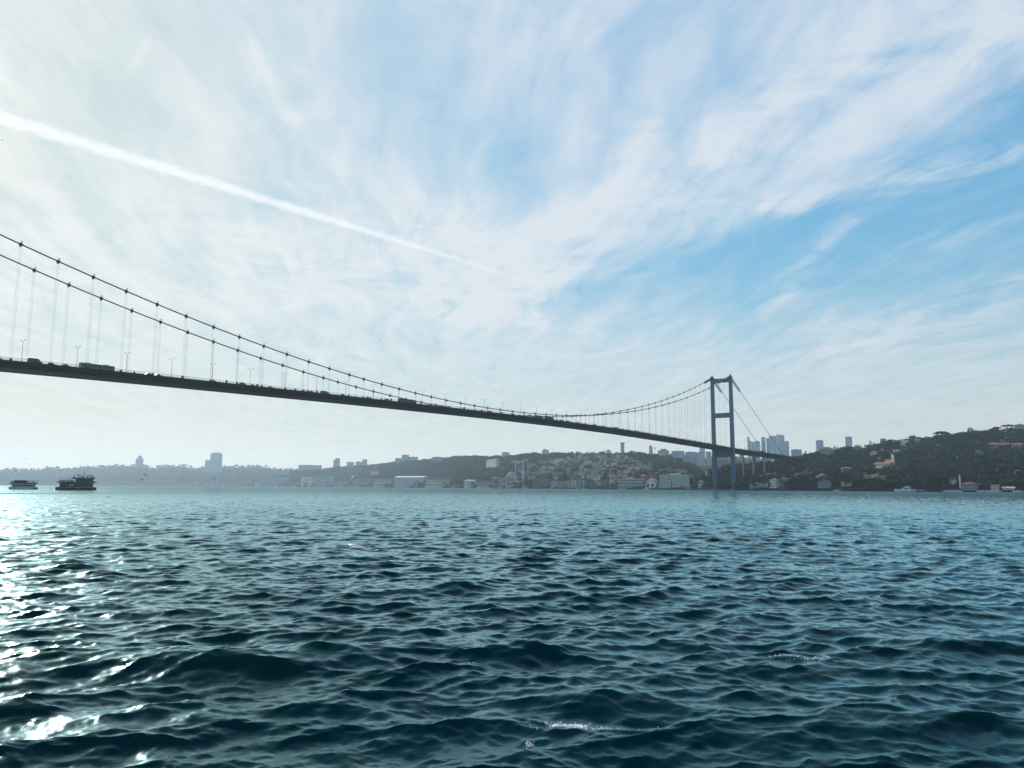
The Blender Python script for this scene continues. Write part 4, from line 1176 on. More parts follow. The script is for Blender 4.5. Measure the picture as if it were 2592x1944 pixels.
# single houses on the slopes: (label, x0, x1, ytop, ybase, hill, wall, roof, rcol, floors, bays, yaw, depth)
HL = [
 ('cream block with a flat top on the wooded far slope, left', 705, 730, 1191, 1204, park_hill, 'stone', 'flat', 'grey', 3, 5, 0, 12),
 ('pale villa alone in the trees above the long palace range', 937, 959, 1193.5, 1205, park_hill, 'cream', 'hip', 'lead', 2, 4, 12, 12),
 ('castle-like villa with sunlit cream bays, high in the trees', 1230.5, 1267, 1162.5, 1187.8, park_hill, 'cream', 'hip', 'grey', 4, 7, 28, 16),
 ('grey villa with a lit end wall under the left ridge', 1093, 1121, 1157, 1169, park_hill, 'grey', 'flat', 'lead', 2, 5, 10, 12),
 ('boxy white house on the ridge line, left of the village', 1270.5, 1290, 1145, 1153, park_hill, 'white', 'flat', 'grey', 2, 4, 0, 12),
 ('flat-roofed villa behind the mosque minarets', 1294, 1321, 1166.5, 1174.5, park_hill, 'cream', 'flat', 'grey', 1, 4, 14, 10),
 ('villa with a pointed green roof behind the tall minaret', 1321, 1338, 1162, 1175, park_hill, 'sage', 'hip', 'lead', 2, 4, 0, 12),
 ('pink villa with a sunlit turret right of the tall minaret', 1332.6, 1361, 1173.4, 1188, park_hill, 'pink', 'flat', 'oldtile', 3, 6, 18, 12),
 ('wide house with pale stepped roofs behind the brown mansion', 1334.8, 1359, 1202, 1214, park_hill, 'stone', 'hip', 'oldtile', 2, 5, 0, 12),
 ('terraced apartment house with many balconies at the top of the village', 1402.8, 1432, 1160.6, 1171, park_hill, 'offwhite', 'flat', 'grey', 3, 8, 12, 12),
 ('cream twin house at the left of the village slope', 1383, 1405, 1180, 1191, park_hill, 'cream', 'flat', 'oldtile', 2, 4, 16, 12),
 ('long grey apartment house in the middle of the village slope', 1438.6, 1461.5, 1173.6, 1185, park_hill, 'steelgrey', 'flat', 'oldtile', 3, 6, 0, 12),
 ('wide grey-green block with a lit edge, low on the village slope', 1397.5, 1425, 1194, 1211, park_hill, 'steelgrey', 'flat', 'oldtile', 4, 6, 16, 12),
 ('pale building with stacked white floor bands, upper village', 1479, 1497.5, 1165.5, 1178, park_hill, 'offwhite', 'flat', 'grey', 4, 4, 0, 12),
 ('brown-roofed block right of the banded building, upper village', 1498.5, 1512, 1167, 1178, park_hill, 'grey', 'hip', 'oldtile', 3, 3, 0, 12),
 ('two tall tan bays side by side above the green waterfront houses', 1452, 1461.5, 1193.5, 1204, park_hill, 'tan', 'flat', 'grey', 3, 2, 10, 9),
 ('white house with one dark square window above the teal waterfront house', 1462, 1479.5, 1203.7, 1213, park_hill, 'white', 'front', 'oldtile', 1, 1, 10, 10),
 ('yellow gable end above the narrow green houses', 1439, 1448, 1204.5, 1211, park_hill, 'yellow', 'gable', 'oldtile', 1, 2, 14, 9),
 ('square grey-green block alone in the village middle', 1507, 1520, 1189, 1197.5, park_hill, 'sage', 'flat', 'grey', 2, 3, 0, 12),
 ('narrow sunlit cream house right of the village middle', 1537, 1543, 1188, 1199, park_hill, 'cream', 'flat', 'grey', 3, 1, 16, 9),
 ('cream cube house above the long grey-green building', 1560.3, 1572, 1190.3, 1198, park_hill, 'cream', 'flat', 'grey', 2, 2, 20, 10),
 ('yellow house with balconies left of the long grey-green building', 1549, 1566, 1203.7, 1219, park_hill, 'yellow', 'hip', 'oldtile', 3, 4, 14, 12),
 ('sunlit white gable house at the right edge of the upper village', 1580.5, 1591, 1161.5, 1168, park_hill, 'cream', 'front', 'grey', 2, 2, 0, 10),
 ('cream house with flat roof on the upper village right', 1553, 1567, 1161, 1171, park_hill, 'cream', 'flat', 'grey', 3, 3, 20, 12),
 ('rose painted house in the right half of the village', 1610, 1622, 1190, 1198.5, park_hill, 'rose', 'flat', 'grey', 2, 2, 14, 10),
 ('pink school with four dark windows behind the long waterfront building', 1619.7, 1641, 1203, 1213, park_hill, 'pink', 'flat', 'white', 1, 5, 10, 12),
 ('dark rose tower block right of the pink school', 1641, 1651.5, 1195.6, 1214, park_hill, 'rose', 'flat', 'dark', 4, 2, 0, 12),
 ('house with a bright pink roof left above the huge blank block', 1657, 1674, 1195, 1202, park_hill, 'tan', 'gable', 'tile', 1, 4, 0, 12),
 ('terraced houses peeping over the huge blank block', 1701, 1740, 1188, 1202, park_hill, 'stone', 'hip', 'oldtile', 2, 9, 0, 14),
 ('sunlit yellow tower house among dark trees left of the bridge tower', 1784.8, 1791.4, 1190.7, 1199, right_hill, 'cream', 'flat', 'dark', 2, 2, 12, 7),
 ('stone terrace house left of the bridge tower', 1787.5, 1802.6, 1202, 1211, right_hill, 'stone', 'hip', 'grey', 2, 4, 12, 10),
 ('long low lit house between the tower legs', 1815.6, 1835.5, 1190, 1195.5, right_hill, 'stone', 'flat', 'white', 1, 6, 10, 8),
 ('grey house with two gables between the tower legs', 1832, 1850, 1201.3, 1208, right_hill, 'grey', 'gable', 'white', 1, 4, 10, 9),
 ('stone house low between the tower legs', 1833, 1845.5, 1209.5, 1216.5, right_hill, 'tan', 'flat', 'oldtile', 2, 4, 12, 9),
 ('white villa with two dark openings above the pink-roofed house', 2065.5, 2099, 1202, 1213, right_hill, 'white', 'flat', 'white', 2, 4, 14, 10),
 ('pink-roofed house with white balconies near the water', 2070, 2104, 1214, 1233, right_hill, 'steelgrey', 'hip', 'oldtile', 3, 6, 0, 12),
 ('villa with a wide red tiled roof on the dark wooded slope', 2123.3, 2165.8, 1182, 1195, right_hill, 'brown', 'hip', 'tile', 2, 5, 12, 14),
 ('sunlit cream wall tower under the wide red roof villa', 2126, 2134.5, 1188, 1199.5, right_hill, 'cream', 'flat', 'white', 2, 1, 14, 5),
 ('mansion with red roof and teal walls near the ridge, right of the bridge end', 2076, 2110.7, 1131.5, 1156, right_hill, 'sage', 'hip', 'tile', 4, 8, 0, 16),
 ('small lit villa under a brown roof above the red-roofed hotel', 2201, 2227, 1140.6, 1154, right_hill, 'cream', 'hip', 'oldtile', 2, 4, 14, 12),
 ('pale villa with broad balconies on the ridge, upper right', 2278, 2303, 1115, 1131, right_hill, 'white', 'flat', 'white', 3, 4, 8, 12),
 ('blue-grey villa right of the balcony villa on the ridge', 2313.5, 2331, 1112.3, 1125, right_hill, 'steelgrey', 'flat', 'white', 3, 3, 0, 12),
 ('teal glass house among cypresses on the ridge', 2228, 2244, 1111.4, 1119, right_hill, 'sage', 'flat', 'lead', 2, 3, 0, 10),
 ('white house left in the red-roofed row on the upper right slope', 2504.8, 2528, 1120.5, 1137, right_hill, 'sage', 'gable', 'tile', 3, 3, 0, 14),
 ('white house in the middle of the red-roofed row on the upper right slope', 2531, 2556, 1121, 1137, right_hill, 'sage', 'gable', 'tile', 3, 3, 0, 14),
 ('white house at the right end of the red-roofed row', 2562, 2590, 1121, 1138, right_hill, 'sage', 'gable', 'tile', 3, 3, 0, 14),
 ('salmon pink house on the ridge among umbrella pines', 2541, 2553, 1083.5, 1096, right_hill, 'pink', 'gable', 'tile', 3, 2, 16, 9),
 ('wide glass-fronted slab building at the top right corner of the hill', 2568, 2600, 1075, 1084, right_hill, 'blueglass', 'flat', 'lead', 2, 8, 0, 14),
 ('blue-grey gabled villa on the middle right slope', 2465.8, 2490.6, 1140, 1160, right_hill, 'steelgrey', 'front', 'grey', 3, 3, 12, 12),
 ('white house with red roof beside the small minaret', 2433, 2475, 1220.4, 1240, right_hill, 'steelgrey', 'hip', 'tile', 2, 7, 0, 12),
 ('bright white gabled boathouse on the near shore', 2434, 2453.6, 1231, 1244, right_hill, 'white', 'front', 'white', 1, 3, 0, 8),
 ('cream terrace house with posts on the lower right shore', 2509, 2530, 1227, 1240, right_hill, 'cream', 'gable', 'grey', 2, 5, 0, 10),
 ('long cream quay building with a sloping roof, lower right shore', 2537, 2569, 1232, 1243, right_hill, 'cream', 'gable', 'white', 1, 7, 0, 8),
 ('small green house below the blue-grey villa wall', 2389, 2398, 1145, 1152, right_hill, 'palegreen', 'front', 'lead', 1, 1, 0, 7),
]
for (lab, x0, x1, yt, yb, hill, wall, roof, rc, fl, bays, yaw, d) in HL:
    p, tt = hill.hit((x0 + x1) / 2, yb)
    building('hillside_house', lab, 'house', x0, x1, yt, yb, p.y, wall, roof, rc, fl, bays, yaw, d, 'houses on the wooded slopes', slope=True)

# white waterfront building with square openings and its rear wing
t = building('white_apartment_building', 'sunlit white four-storey building with a grid of dark openings right of the tower', 'building', 1948.8, 1975.5, 1213.8, 1240.5, shoreY(1960, 8), 'white', 'flat', 'white', 4, 4, 22, 14, None, wfrac=.42, hfrac=.6, trim=True)
building('waterfront_building', 'teal-grey rear wing behind the white gridded building', 'building', 1975, 1998, 1211, 1233, shoreY(1986, 26), 'sage', 'flat', 'white', 3, 5, 0, 12, WF)
building('waterfront_building', 'low glass-walled restaurant with a white roof, right of the tower', 'building', 1897.5, 1936, 1223.9, 1236, shoreY(1916, 10), 'sage', 'flat', 'white', 1, 8, 0, 10, WF, wfrac=.8, glass=True)
building('waterfront_building', 'narrow link house between the glass restaurant and the white building', 'building', 1936.5, 1948.5, 1226, 1238, shoreY(1942, 12), 'offwhite', 'flat', 'white', 1, 3, 0, 8, WF)

# red-roofed hotel on the slope with a rooftop sign and a stair tower
p, _t2 = right_hill.hit(2240, 1190)
hotel = building('hotel', 'sunlit cream hotel with two arcaded floors and a long red roof on the slope', 'hotel', 2210, 2268, 1169.5, 1190, p.y, 'cream', 'gable', 'tile', 2, 15, 16, 15, None, wfrac=.45, hfrac=.62, slope=True)
k_ = p.y / F
MB().box(-1.6, 1.6, -1.6, 1.6, 0, 15.5).obj('stair_tower', M['wall_cream'], hotel, loc=(hotel['w'] / 2 - .2, 2, hotel['h'] - 1))
MB().box(-6, 6, -2, 2, 0, 3.2).obj('penthouse', M['wall_cream'], hotel, loc=(hotel['w'] / 2 - 8, 3, hotel['h'] + 1.2))
sg_ = MB()
rn = random.Random(2)
for i in range(6):
    x = -4.6 + i * 1.6
    sg_.box(x, x + .35, -.1, .1, 0, 2.0); sg_.box(x + .75, x + 1.1, -.1, .1, 0, 2.0); sg_.box(x + .35, x + .75, -.1, .1, .8 + .4 * (i % 2), 1.2 + .4 * (i % 2))
sg_.obj('rooftop_sign', M['trim_white'], hotel, loc=(hotel['w'] / 2 - 8.2, 1, hotel['h'] + 5.0))

# blocks and towers on the skyline: label, x0, x1, ytop, ybase, distance, wall, floors, yaw, depth, (roof crown)
SK = [
 ('pale blue glass tower at the left edge of the business district', 1893.2, 1899, 1106.4, 1165, 3600, 'blueglass', 24, 0, 20),
 ('lower glass tower beside the leftmost business tower', 1899, 1903.8, 1116.6, 1165, 3590, 'blueglass', 20, 0, 20),
 ('cream sunlit slab between two glass towers', 1904, 1910.2, 1119.3, 1165, 3600, 'cream', 20, 10, 16),
 ('dark glass tower, one side sloping at the top', 1910.6, 1925, 1117, 1165, 3560, 'blueglass', 22, 0, 26),
 ('glass tower with twin fins, left of the widest tower', 1929, 1939.5, 1107, 1165, 3580, 'blueglass', 28, 0, 24),
 ('narrow glass tower right of the slot', 1941.4, 1948.8, 1109.5, 1165, 3570, 'blueglass', 28, 0, 24),
 ('widest blue-grey tower of the business district', 1948.8, 1966.8, 1103.7, 1165, 3550, 'blueglass', 30, 0, 30),
 ('sunlit white tower, tallest of the business district', 1967, 1979.3, 1100.3, 1166, 3600, 'offwhite', 30, -12, 26),
 ('blue-grey tower against the sunlit white tower', 1979.5, 1987.6, 1101.7, 1166, 3590, 'blueglass', 30, 0, 24),
 ('lower wide glass block at the right end of the business district', 1987.8, 1998.8, 1117.3, 1166, 3580, 'blueglass', 22, 0, 26),
 ('low blue glass block in front of the business towers', 1957, 1968, 1139.5, 1162, 3400, 'blueglass', 10, 0, 20),
 ('small cream block at the foot of the twin-fin tower', 1933.5, 1937.5, 1140, 1160, 3350, 'cream', 9, 0, 12),
 ('bright white block in front of the widest tower', 1952.5, 1957.4, 1138, 1158, 3350, 'white', 6, 14, 12),
 ('boxy grey apartment block left of the first cypresses', 2003, 2030, 1138, 1158, 2600, 'steelgrey', 7, 0, 18),
 ('grey tower with rounded top above the mansion on the ridge', 2066.4, 2085.4, 1114.4, 1145, 2700, 'blueglass', 12, 12, 18),
 ('broad dark glass tower on the ridge, right of the mansion', 2140.5, 2157.8, 1105.3, 1135, 2700, 'blueglass', 14, 14, 20),
 ('pale block half hidden by cypresses right of the broad glass tower', 2163, 2178, 1127, 1140, 2300, 'palegreen', 4, 0, 14),
 ('little white block behind cypresses on the right ridge', 2188, 2196, 1126, 1136, 2300, 'palegreen', 4, 0, 12),
 ('slim pale tower standing alone above the village', 1571.2, 1580.6, 1120.5, 1152, 3300, 'steelgrey', 22, 8, 16),
 ('slim tower with a domed top above the wooded ridge', 1643.4, 1652.3, 1131.5, 1155, 3200, 'steelgrey', 16, 0, 15),
 ('wide stepped apartment block right of the flag', 1665, 1694, 1140, 1158, 2900, 'pink', 6, 10, 20),
 ('apartment block with a sunlit cream side, left of the next two', 1700, 1733, 1141.6, 1160, 2900, 'steelgrey', 8, -14, 20),
 ('apartment block between two others left of the tower', 1735, 1762.5, 1144, 1160.5, 2900, 'steelgrey', 8, -12, 20),
 ('apartment block nearest the left tower leg', 1763, 1785, 1145, 1162, 2900, 'grey', 8, 0, 20),
 ('blue glass tower behind the apartment blocks at the left tower leg', 1771, 1785, 1130.7, 1155, 3500, 'blueglass', 16, 0, 20),
 ('pale green block just left of the left tower leg', 1787, 1801, 1143.4, 1162, 2950, 'sage', 8, 0, 18),
 ('castle-like pale block with antennas on the left ridge', 1372, 1389.5, 1139.5, 1152, 2900, 'offwhite', 5, 0, 18),
 ('small dish-topped block on the ridge left of the slim tower', 1534, 1547, 1142, 1151, 3000, 'offwhite', 3, 0, 16),
 ('low long block on the left hill skyline', 755.5, 814, 1177.5, 1190, 4700, 'steelgrey', 5, 0, 30),
 ('narrow stepped tower on the left hill skyline', 843.6, 860, 1163.5, 1182, 4700, 'steelgrey', 14, 0, 22),
 ('dark block left of a pair on the left hill skyline', 877.5, 895.6, 1170, 1183, 4600, 'grey', 5, 0, 22),
 ('low block in the middle of three on the left hill skyline', 900, 917, 1168.6, 1180, 4600, 'grey', 5, 0, 22),
 ('tall block right of the pair on the left hill skyline', 917, 929.5, 1163, 1180, 4600, 'grey', 9, 0, 22),
 ('big hotel block rising out of the left hill woods', 1016.5, 1035, 1151.5, 1168, 3900, 'steelgrey', 6, 0, 24),
 ('long low wing of the hilltop hotel', 1035, 1058, 1156.5, 1168, 3900, 'steelgrey', 4, 0, 24),
 ('left wing of the hilltop hotel stepping down', 1000, 1016, 1160, 1172, 3900, 'steelgrey', 4, 0, 24),
 ('dark hotel tower with a narrow crown on the far left ridge', 342.5, 361.7, 1161, 1186, 6200, 'steelgrey', 20, 0, 30),
 ('lower shoulder block of the tall round-topped tower', 518, 531, 1165, 1190, 5900, 'steelgrey', 12, 0, 30),
 ('massive tower with rounded shoulders on the far ridge', 531, 561, 1149, 1190, 5850, 'steelgrey', 24, 0, 40),
]
skd = {}
for (lab, x0, x1, yt, yb, Y, wall, fl, yaw, d) in SK:
    skd[lab[:12]] = building('tower_block', lab, 'tower block', x0, x1, yt, yb, Y, wall, 'flat', 'grey', fl, 4, yaw, d, 'tower blocks on the skyline', below=25, strips=True, hfrac=.42, glass=True)
def crown(px0, px1, yt, yb, Y, nm, parent_like, m):
    """an upper storey of a tower, built as part of it"""
    par = parent_like
    a, b = at(px0, yb, Y), at(px1, yt, Y)
    w = abs(b.x - a.x); c = Vector(((a.x + b.x) / 2, Y + 8, a.z)) - par.location
    c.rotate(Matrix.Rotation(-par.rotation_euler.z, 3, 'Z'))
    mb = MB(); mb.loft([[(c.x + x * w / 2 * k, c.y + y * 7 * k, z) for x, y in ((-1, -1), (1, -1), (1, 1), (-1, 1))] for z, k in ((c.z - 1, 1), (c.z + (b.z - a.z) * .6, 1), (c.z + (b.z - a.z), .72))])
    mb.obj(nm, m, par)
crown(348, 358, 1153.5, 1161, 6200, 'crown', skd['dark hotel t'], M['wall_steelgrey'])
crown(351.6, 352.4, 1147.5, 1154, 6200, 'antenna', skd['dark hotel t'], M['wall_steelgrey'])
crown(536, 559, 1145.5, 1149, 5850, 'crown', skd['massive towe'], M['wall_steelgrey'])
crown(849, 859, 1159.5, 1163.5, 4700, 'crown', skd['narrow stepp'], M['wall_steelgrey'])
crown(1644.6, 1651, 1127.5, 1131.5, 3200, 'crown', skd['slim tower w'], M['wall_steelgrey'])
crown(1571.2, 1582, 1119.5, 1121.5, 3300, 'crown', skd['slim pale to'], M['wall_steelgrey'])
crown(1674, 1687, 1136, 1140, 2900, 'crown', skd['wide stepped'], M['wall_steelgrey'])
crown(1375, 1385, 1136.5, 1139.5, 2900, 'crown', skd['castle-like '], M['wall_offwhite'])
crown(1535.5, 1545.5, 1138, 1142, 3000, 'dome', skd['small dish-t'], M['wall_offwhite'])
# masts and the flag
for px, y0, y1, Y, lab in ((399, 1170, 1184, 6200, 'thin mast on the far ridge, left one of a pair'), (416, 1170, 1184, 6200, 'thin mast on the far ridge, right one of a pair'),
                           (1377, 1131, 1142, 2900, 'thin mast on the castle-like block'), (1400, 1133, 1150, 2900, 'thin mast alone on the wooded ridge'), (1886.5, 1112, 1165, 3500, 'thin crane mast left of the business towers')):
    p = at(px, y1, Y); H = (y1 - y0) * Y / F
    t = thing('mast', lab, 'mast', p, 0, 'masts on the skyline')
    MB().lathe([(.9, -6), (.35, H)], 5).obj('pole', M['wall_steelgrey'], t)
    if px > 1800:
        MB().box(-9, 5, -.5, .5, H - 2, H - 1).obj('jib', M['wall_steelgrey'], t)
p = at(1656.8, 1152, 3000)
t = thing('flagpole', 'tall flagpole with a red flag on the ridge above the village', 'flag', p)
MB().lathe([(.35, -8), (.2, 32)], 5).obj('pole', M['wall_steelgrey'], t)
MB().loft([[(x, .3 * math.sin(x * 2), z) for z in (23.5 - .5 * x, 31 - .6 * x)] + [(x, .3 * math.sin(x * 2) + .1, z) for z in (31 - .6 * x, 23.5 - .5 * x)] for x in (0.2, 1.4, 2.6, 3.8)]).obj('flag_cloth', M['flag_red'], t)

# ------------------------------------------------------------------ the village: houses row by row up the slope
rh_ = random.Random(21)
cols = [('cream', 3), ('stone', 4), ('grey', 4), ('steelgrey', 4), ('offwhite', 3), ('tan', 2), ('sage', 3), ('pink', 1.2), ('yellow', .8), ('white', 1.0), ('brown', 1.0), ('rose', .5)]
cname = dict(cream='cream', stone='stone-coloured', grey='grey', steelgrey='blue-grey', offwhite='off-white', tan='tan', sage='grey-green', pink='pink', yellow='yellow', white='white', brown='brown', rose='rose')
rname = {('hip', 'oldtile'): 'brown hipped roof', ('gable', 'oldtile'): 'brown pitched roof', ('front', 'oldtile'): 'brown gable', ('flat', 'grey'): 'flat roof', ('hip', 'tile'): 'red hipped roof',
         ('gable', 'tile'): 'red pitched roof', ('front', 'tile'): 'red gable', ('hip', 'grey'): 'grey hipped roof', ('gable', 'grey'): 'grey pitched roof', ('front', 'grey'): 'grey gable'}
taken = [(x0, x1, yt, yb) for (l_, x0, x1, yt, yb, *_r) in HL] + [(r[1], r[2], r[3], r[4]) for r in rows] + [(1669, 1759, 1201, 1238), (1282, 1310, 1195, 1231)]
def free(x0, x1, yt, yb):
    for a, b, c, d in taken:
        ox = min(x1, b) - max(x0, a); oy = min(yb, d) - max(yt, c)
        if ox > .35 * (x1 - x0) and oy > .45 * (yb - yt): return False
    return True
# the upper edge of the built-up slope, as seen
top_edge = [(1205, 1222), (1250, 1205), (1300, 1190), (1340, 1176), (1380, 1166), (1440, 1157), (1480, 1150), (1560, 1150), (1592, 1160), (1640, 1178), (1700, 1192), (1760, 1204)]
row_y = [1229, 1221.5, 1214.5, 1208, 1201.5, 1195.5, 1189.5, 1184, 1178.5, 1173.5, 1168.5, 1164, 1159.5, 1155.5]
village = []
for r, y in enumerate(row_y):
    x = 1300 + rh_.uniform(0, 8); i = 0
    while x < 1765:
        k = F / park_hill.hit(x, y)[0].y
        wpx = rh_.uniform(9, 17) * k; hpx = rh_.uniform(8, 13.5) * k
        if y - hpx * .35 > float(interp(top_edge, x + wpx / 2)) and free(x, x + wpx, y - hpx, y) and rh_.random() < .86:
            wall = rh_.choices([c for c, _ in cols], [w for _, w in cols])[0]
            roof = rh_.choice(['hip', 'gable', 'flat', 'flat', 'front']); rc = 'grey' if roof == 'flat' else rh_.choice(['oldtile', 'oldtile', 'tile', 'grey'])
            fl = max(2, min(5, round(hpx / k / 3.0)))
            p, tt = park_hill.hit(x + wpx / 2, y)
            if tt < 1:
                lab = '%s %s-storey house, %s, %s from left in %s row up the village slope' % (cname[wall], ['', 'one', 'two', 'three', 'four', 'five'][fl], rname[(roof, rc)], ordw(i), ordw(r))
                building('village_house', lab, 'house', x, x + wpx, y - hpx, y, p.y, wall, roof, rc, fl, rh_.choice([2, 3, 3]), rh_.uniform(-48, 4), rh_.uniform(9, 12), 'houses on the village slope', sides=False, slope=True)
                i += 1
        x += wpx + rh_.uniform(.5, 5)
# scattered lit villas among the trees
vr = random.Random(77)
SC = []
for i in range(60):
    px = vr.uniform(1880, 2590); y = vr.uniform(float(interp(right_hill.sky, px)) + 12, 1232)
    SC.append((px, y, right_hill))
for i in range(22):
    px = vr.uniform(960, 1320); y = vr.uniform(float(interp(park_hill.sky, px)) + 14, 1224)
    SC.append((px, y, park_hill))
for i in range(16):
    px = vr.uniform(640, 960); y = vr.uniform(float(interp(park_hill.sky, px)) + 6, 1224)
    SC.append((px, y, park_hill))
nm_side = lambda px: 'left hill' if px < 960 else ('wooded park slope' if px < 1400 else 'right hill')
cnt = {}
SC.sort(key=lambda q: (nm_side(q[0]), q[0]))
for px, y, hill in SC:
    p, tt = hill.hit(px, y); k = F / p.y
    w_ = vr.uniform(5, 13) * k; h_ = vr.uniform(3.5, 7.5) * k
    if not free(px - w_ / 2, px + w_ / 2, y - h_, y): continue
    wall = vr.choice(['white', 'offwhite', 'cream', 'stone', 'sage', 'steelgrey', 'tan']); roof, rc = vr.choice([('hip', 'oldtile'), ('gable', 'oldtile'), ('flat', 'grey'), ('hip', 'grey'), ('gable', 'tile')])
    side = nm_side(px); cnt[side] = cnt.get(side, -1) + 1
    building('garden_villa', '%s villa with %s, %s villa from left on the %s' % (cname[wall], rname[(roof, rc)], ordw(cnt[side]), side), 'villa',
             px - w_ / 2, px + w_ / 2, y - h_, y, p.y, wall, roof, rc, vr.choice([1, 2]), vr.choice([2, 3]), vr.uniform(-45, 2), 8, 'villas scattered in the woods', sides=False, slope=True)
# low blocks that roughen the far left ridge and shore
fr = random.Random(5)
for i in range(46):
    px = 8 + i * 15.2 + fr.uniform(-4, 4)
    if 335 < px < 368 or 512 < px < 566: continue
    ysk = float(interp(far_ridge.sky, px)); w_ = fr.uniform(4, 22); h_ = fr.uniform(.8, 3.4)
    building('ridge_block', 'hazy low block on the far left ridge, %s from the left edge' % ordw(i), 'building', px - w_ / 2, px + w_ / 2, ysk - h_, ysk + 3, 6280, 'steelgrey', fr.choice(['flat', 'hip']), 'grey', 4, 4, 0, 20, 'hazy blocks on the far ridge', strips=True, below=20)
for i in range(22):
    px = 500 + i * 17 + fr.uniform(-4, 4); Ys = float(interp(far_ridge.shore, px)) if px < 640 else shoreY(px, 30)
    building('shore_block', 'hazy pale house on the distant shore, %s in its row from the left' % ordw(i), 'building', px - fr.uniform(3, 8), px + fr.uniform(3, 8), 1230 - fr.uniform(4, 11), 1229.8, Ys + 20, fr.choice(['stone', 'grey', 'cream', 'steelgrey']), fr.choice(['flat', 'hip', 'gable']), 'oldtile', 3, 4, 0, 14, 'hazy houses on the distant shore', strips=True)
for i in range(26):
    px = 1640 + i * 14 + fr.uniform(-4, 4); y = fr.uniform(1160, 1176)
    building('plateau_block', 'pale distant building behind the bridge tower, %s from the left' % ordw(i), 'building', px - fr.uniform(2, 5), px + fr.uniform(2, 5), y - fr.uniform(5, 14), y, plateau.hit(px, y)[0].y, fr.choice(['offwhite', 'cream', 'steelgrey', 'pink']), 'flat', 'grey', 4, 3, fr.uniform(-20, 20), 14, 'distant buildings behind the tower', strips=True)

# quays, walls, tarpaulin
def strip(name, pts, h, m, depth, label=None, cat=None, kind=None, zb=-1.0):
    mb = MB(); secs = []
    for p in pts:
        dv = Vector((p.x, p.y, 0)).normalized() * depth
        secs.append([(p.x, p.y, zb + p.z), (p.x, p.y, p.z + h), (p.x + dv.x, p.y + dv.y, p.z + h), (p.x + dv.x, p.y + dv.y, zb + p.z)])
    mb.loft(secs); o = mb.obj(name, m); tag(o, label, cat, kind=kind); return o
q = []
for px in np.linspace(640, 1788, 90):
    Y = float(interp(park_hill.shore, px)) - 1.5; q.append(Vector((ray(px, 1233).x * Y, Y, 0)))
strip('quay', q, 1.7, M['quay_stone'], 9, kind='structure')
q = []
for px in np.linspace(1776, 3400, 120):
    Y = float(interp(right_hill.shore, px)) - 1.5; q.append(Vector((ray(px, 1233).x * Y, Y, 0)))
strip('quay', q, 1.75, M['quay_stone'], 9, kind='structure')
q = [right_hill.hit(px, 1219)[0] for px in np.linspace(2320, 2532, 30)]
strip('retaining_wall', q, 4.6, M['wall_steelgrey'], 1.0, 'long blue-grey retaining wall above the near shore trees', 'wall', zb=-2)
q = [right_hill.hit(px, y)[0] for px, y in ((2142, 1217), (2150, 1219.5), (2160, 1218), (2171, 1218.3))]
strip('terrace_wall', q, 1.2, M['wall_offwhite'], 3.0, 'long pale terrace edge among the shore trees', 'wall', zb=-2)
q = [right_hill.hit(px, y)[0] for px, y in ((2402, 1160), (2407, 1167), (2412, 1174), (2419, 1180))]
strip('garden_path_wall', q, 1.0, M['wall_cream'], 1.6, 'sunlit stair wall winding down the dark right slope', 'wall', zb=-1)
p = right_hill.hit(1821, 1229)[0]
t = thing('tarpaulin_shelter', 'bright blue tarpaulin shelter between the bridge tower legs', 'shelter', p)
MB().loft([[(x, y, z) for y, z in ((-3, 1.2), (0, 3.6 + .5 * math.sin(x)), (3, 1.2), (3, 1.0), (0, 3.4), (-3, 1.0))] for x in (-4, -2, 0, 2, 4)]).obj('canopy', M['tarp_blue'], t)
for sx in (-3.6, 3.6):
    for sy in (-2.8, 2.8): MB().tube([(sx, sy, -1), (sx, sy, 1.4)], .1, 5).obj('post', M['rail_metal'], t)

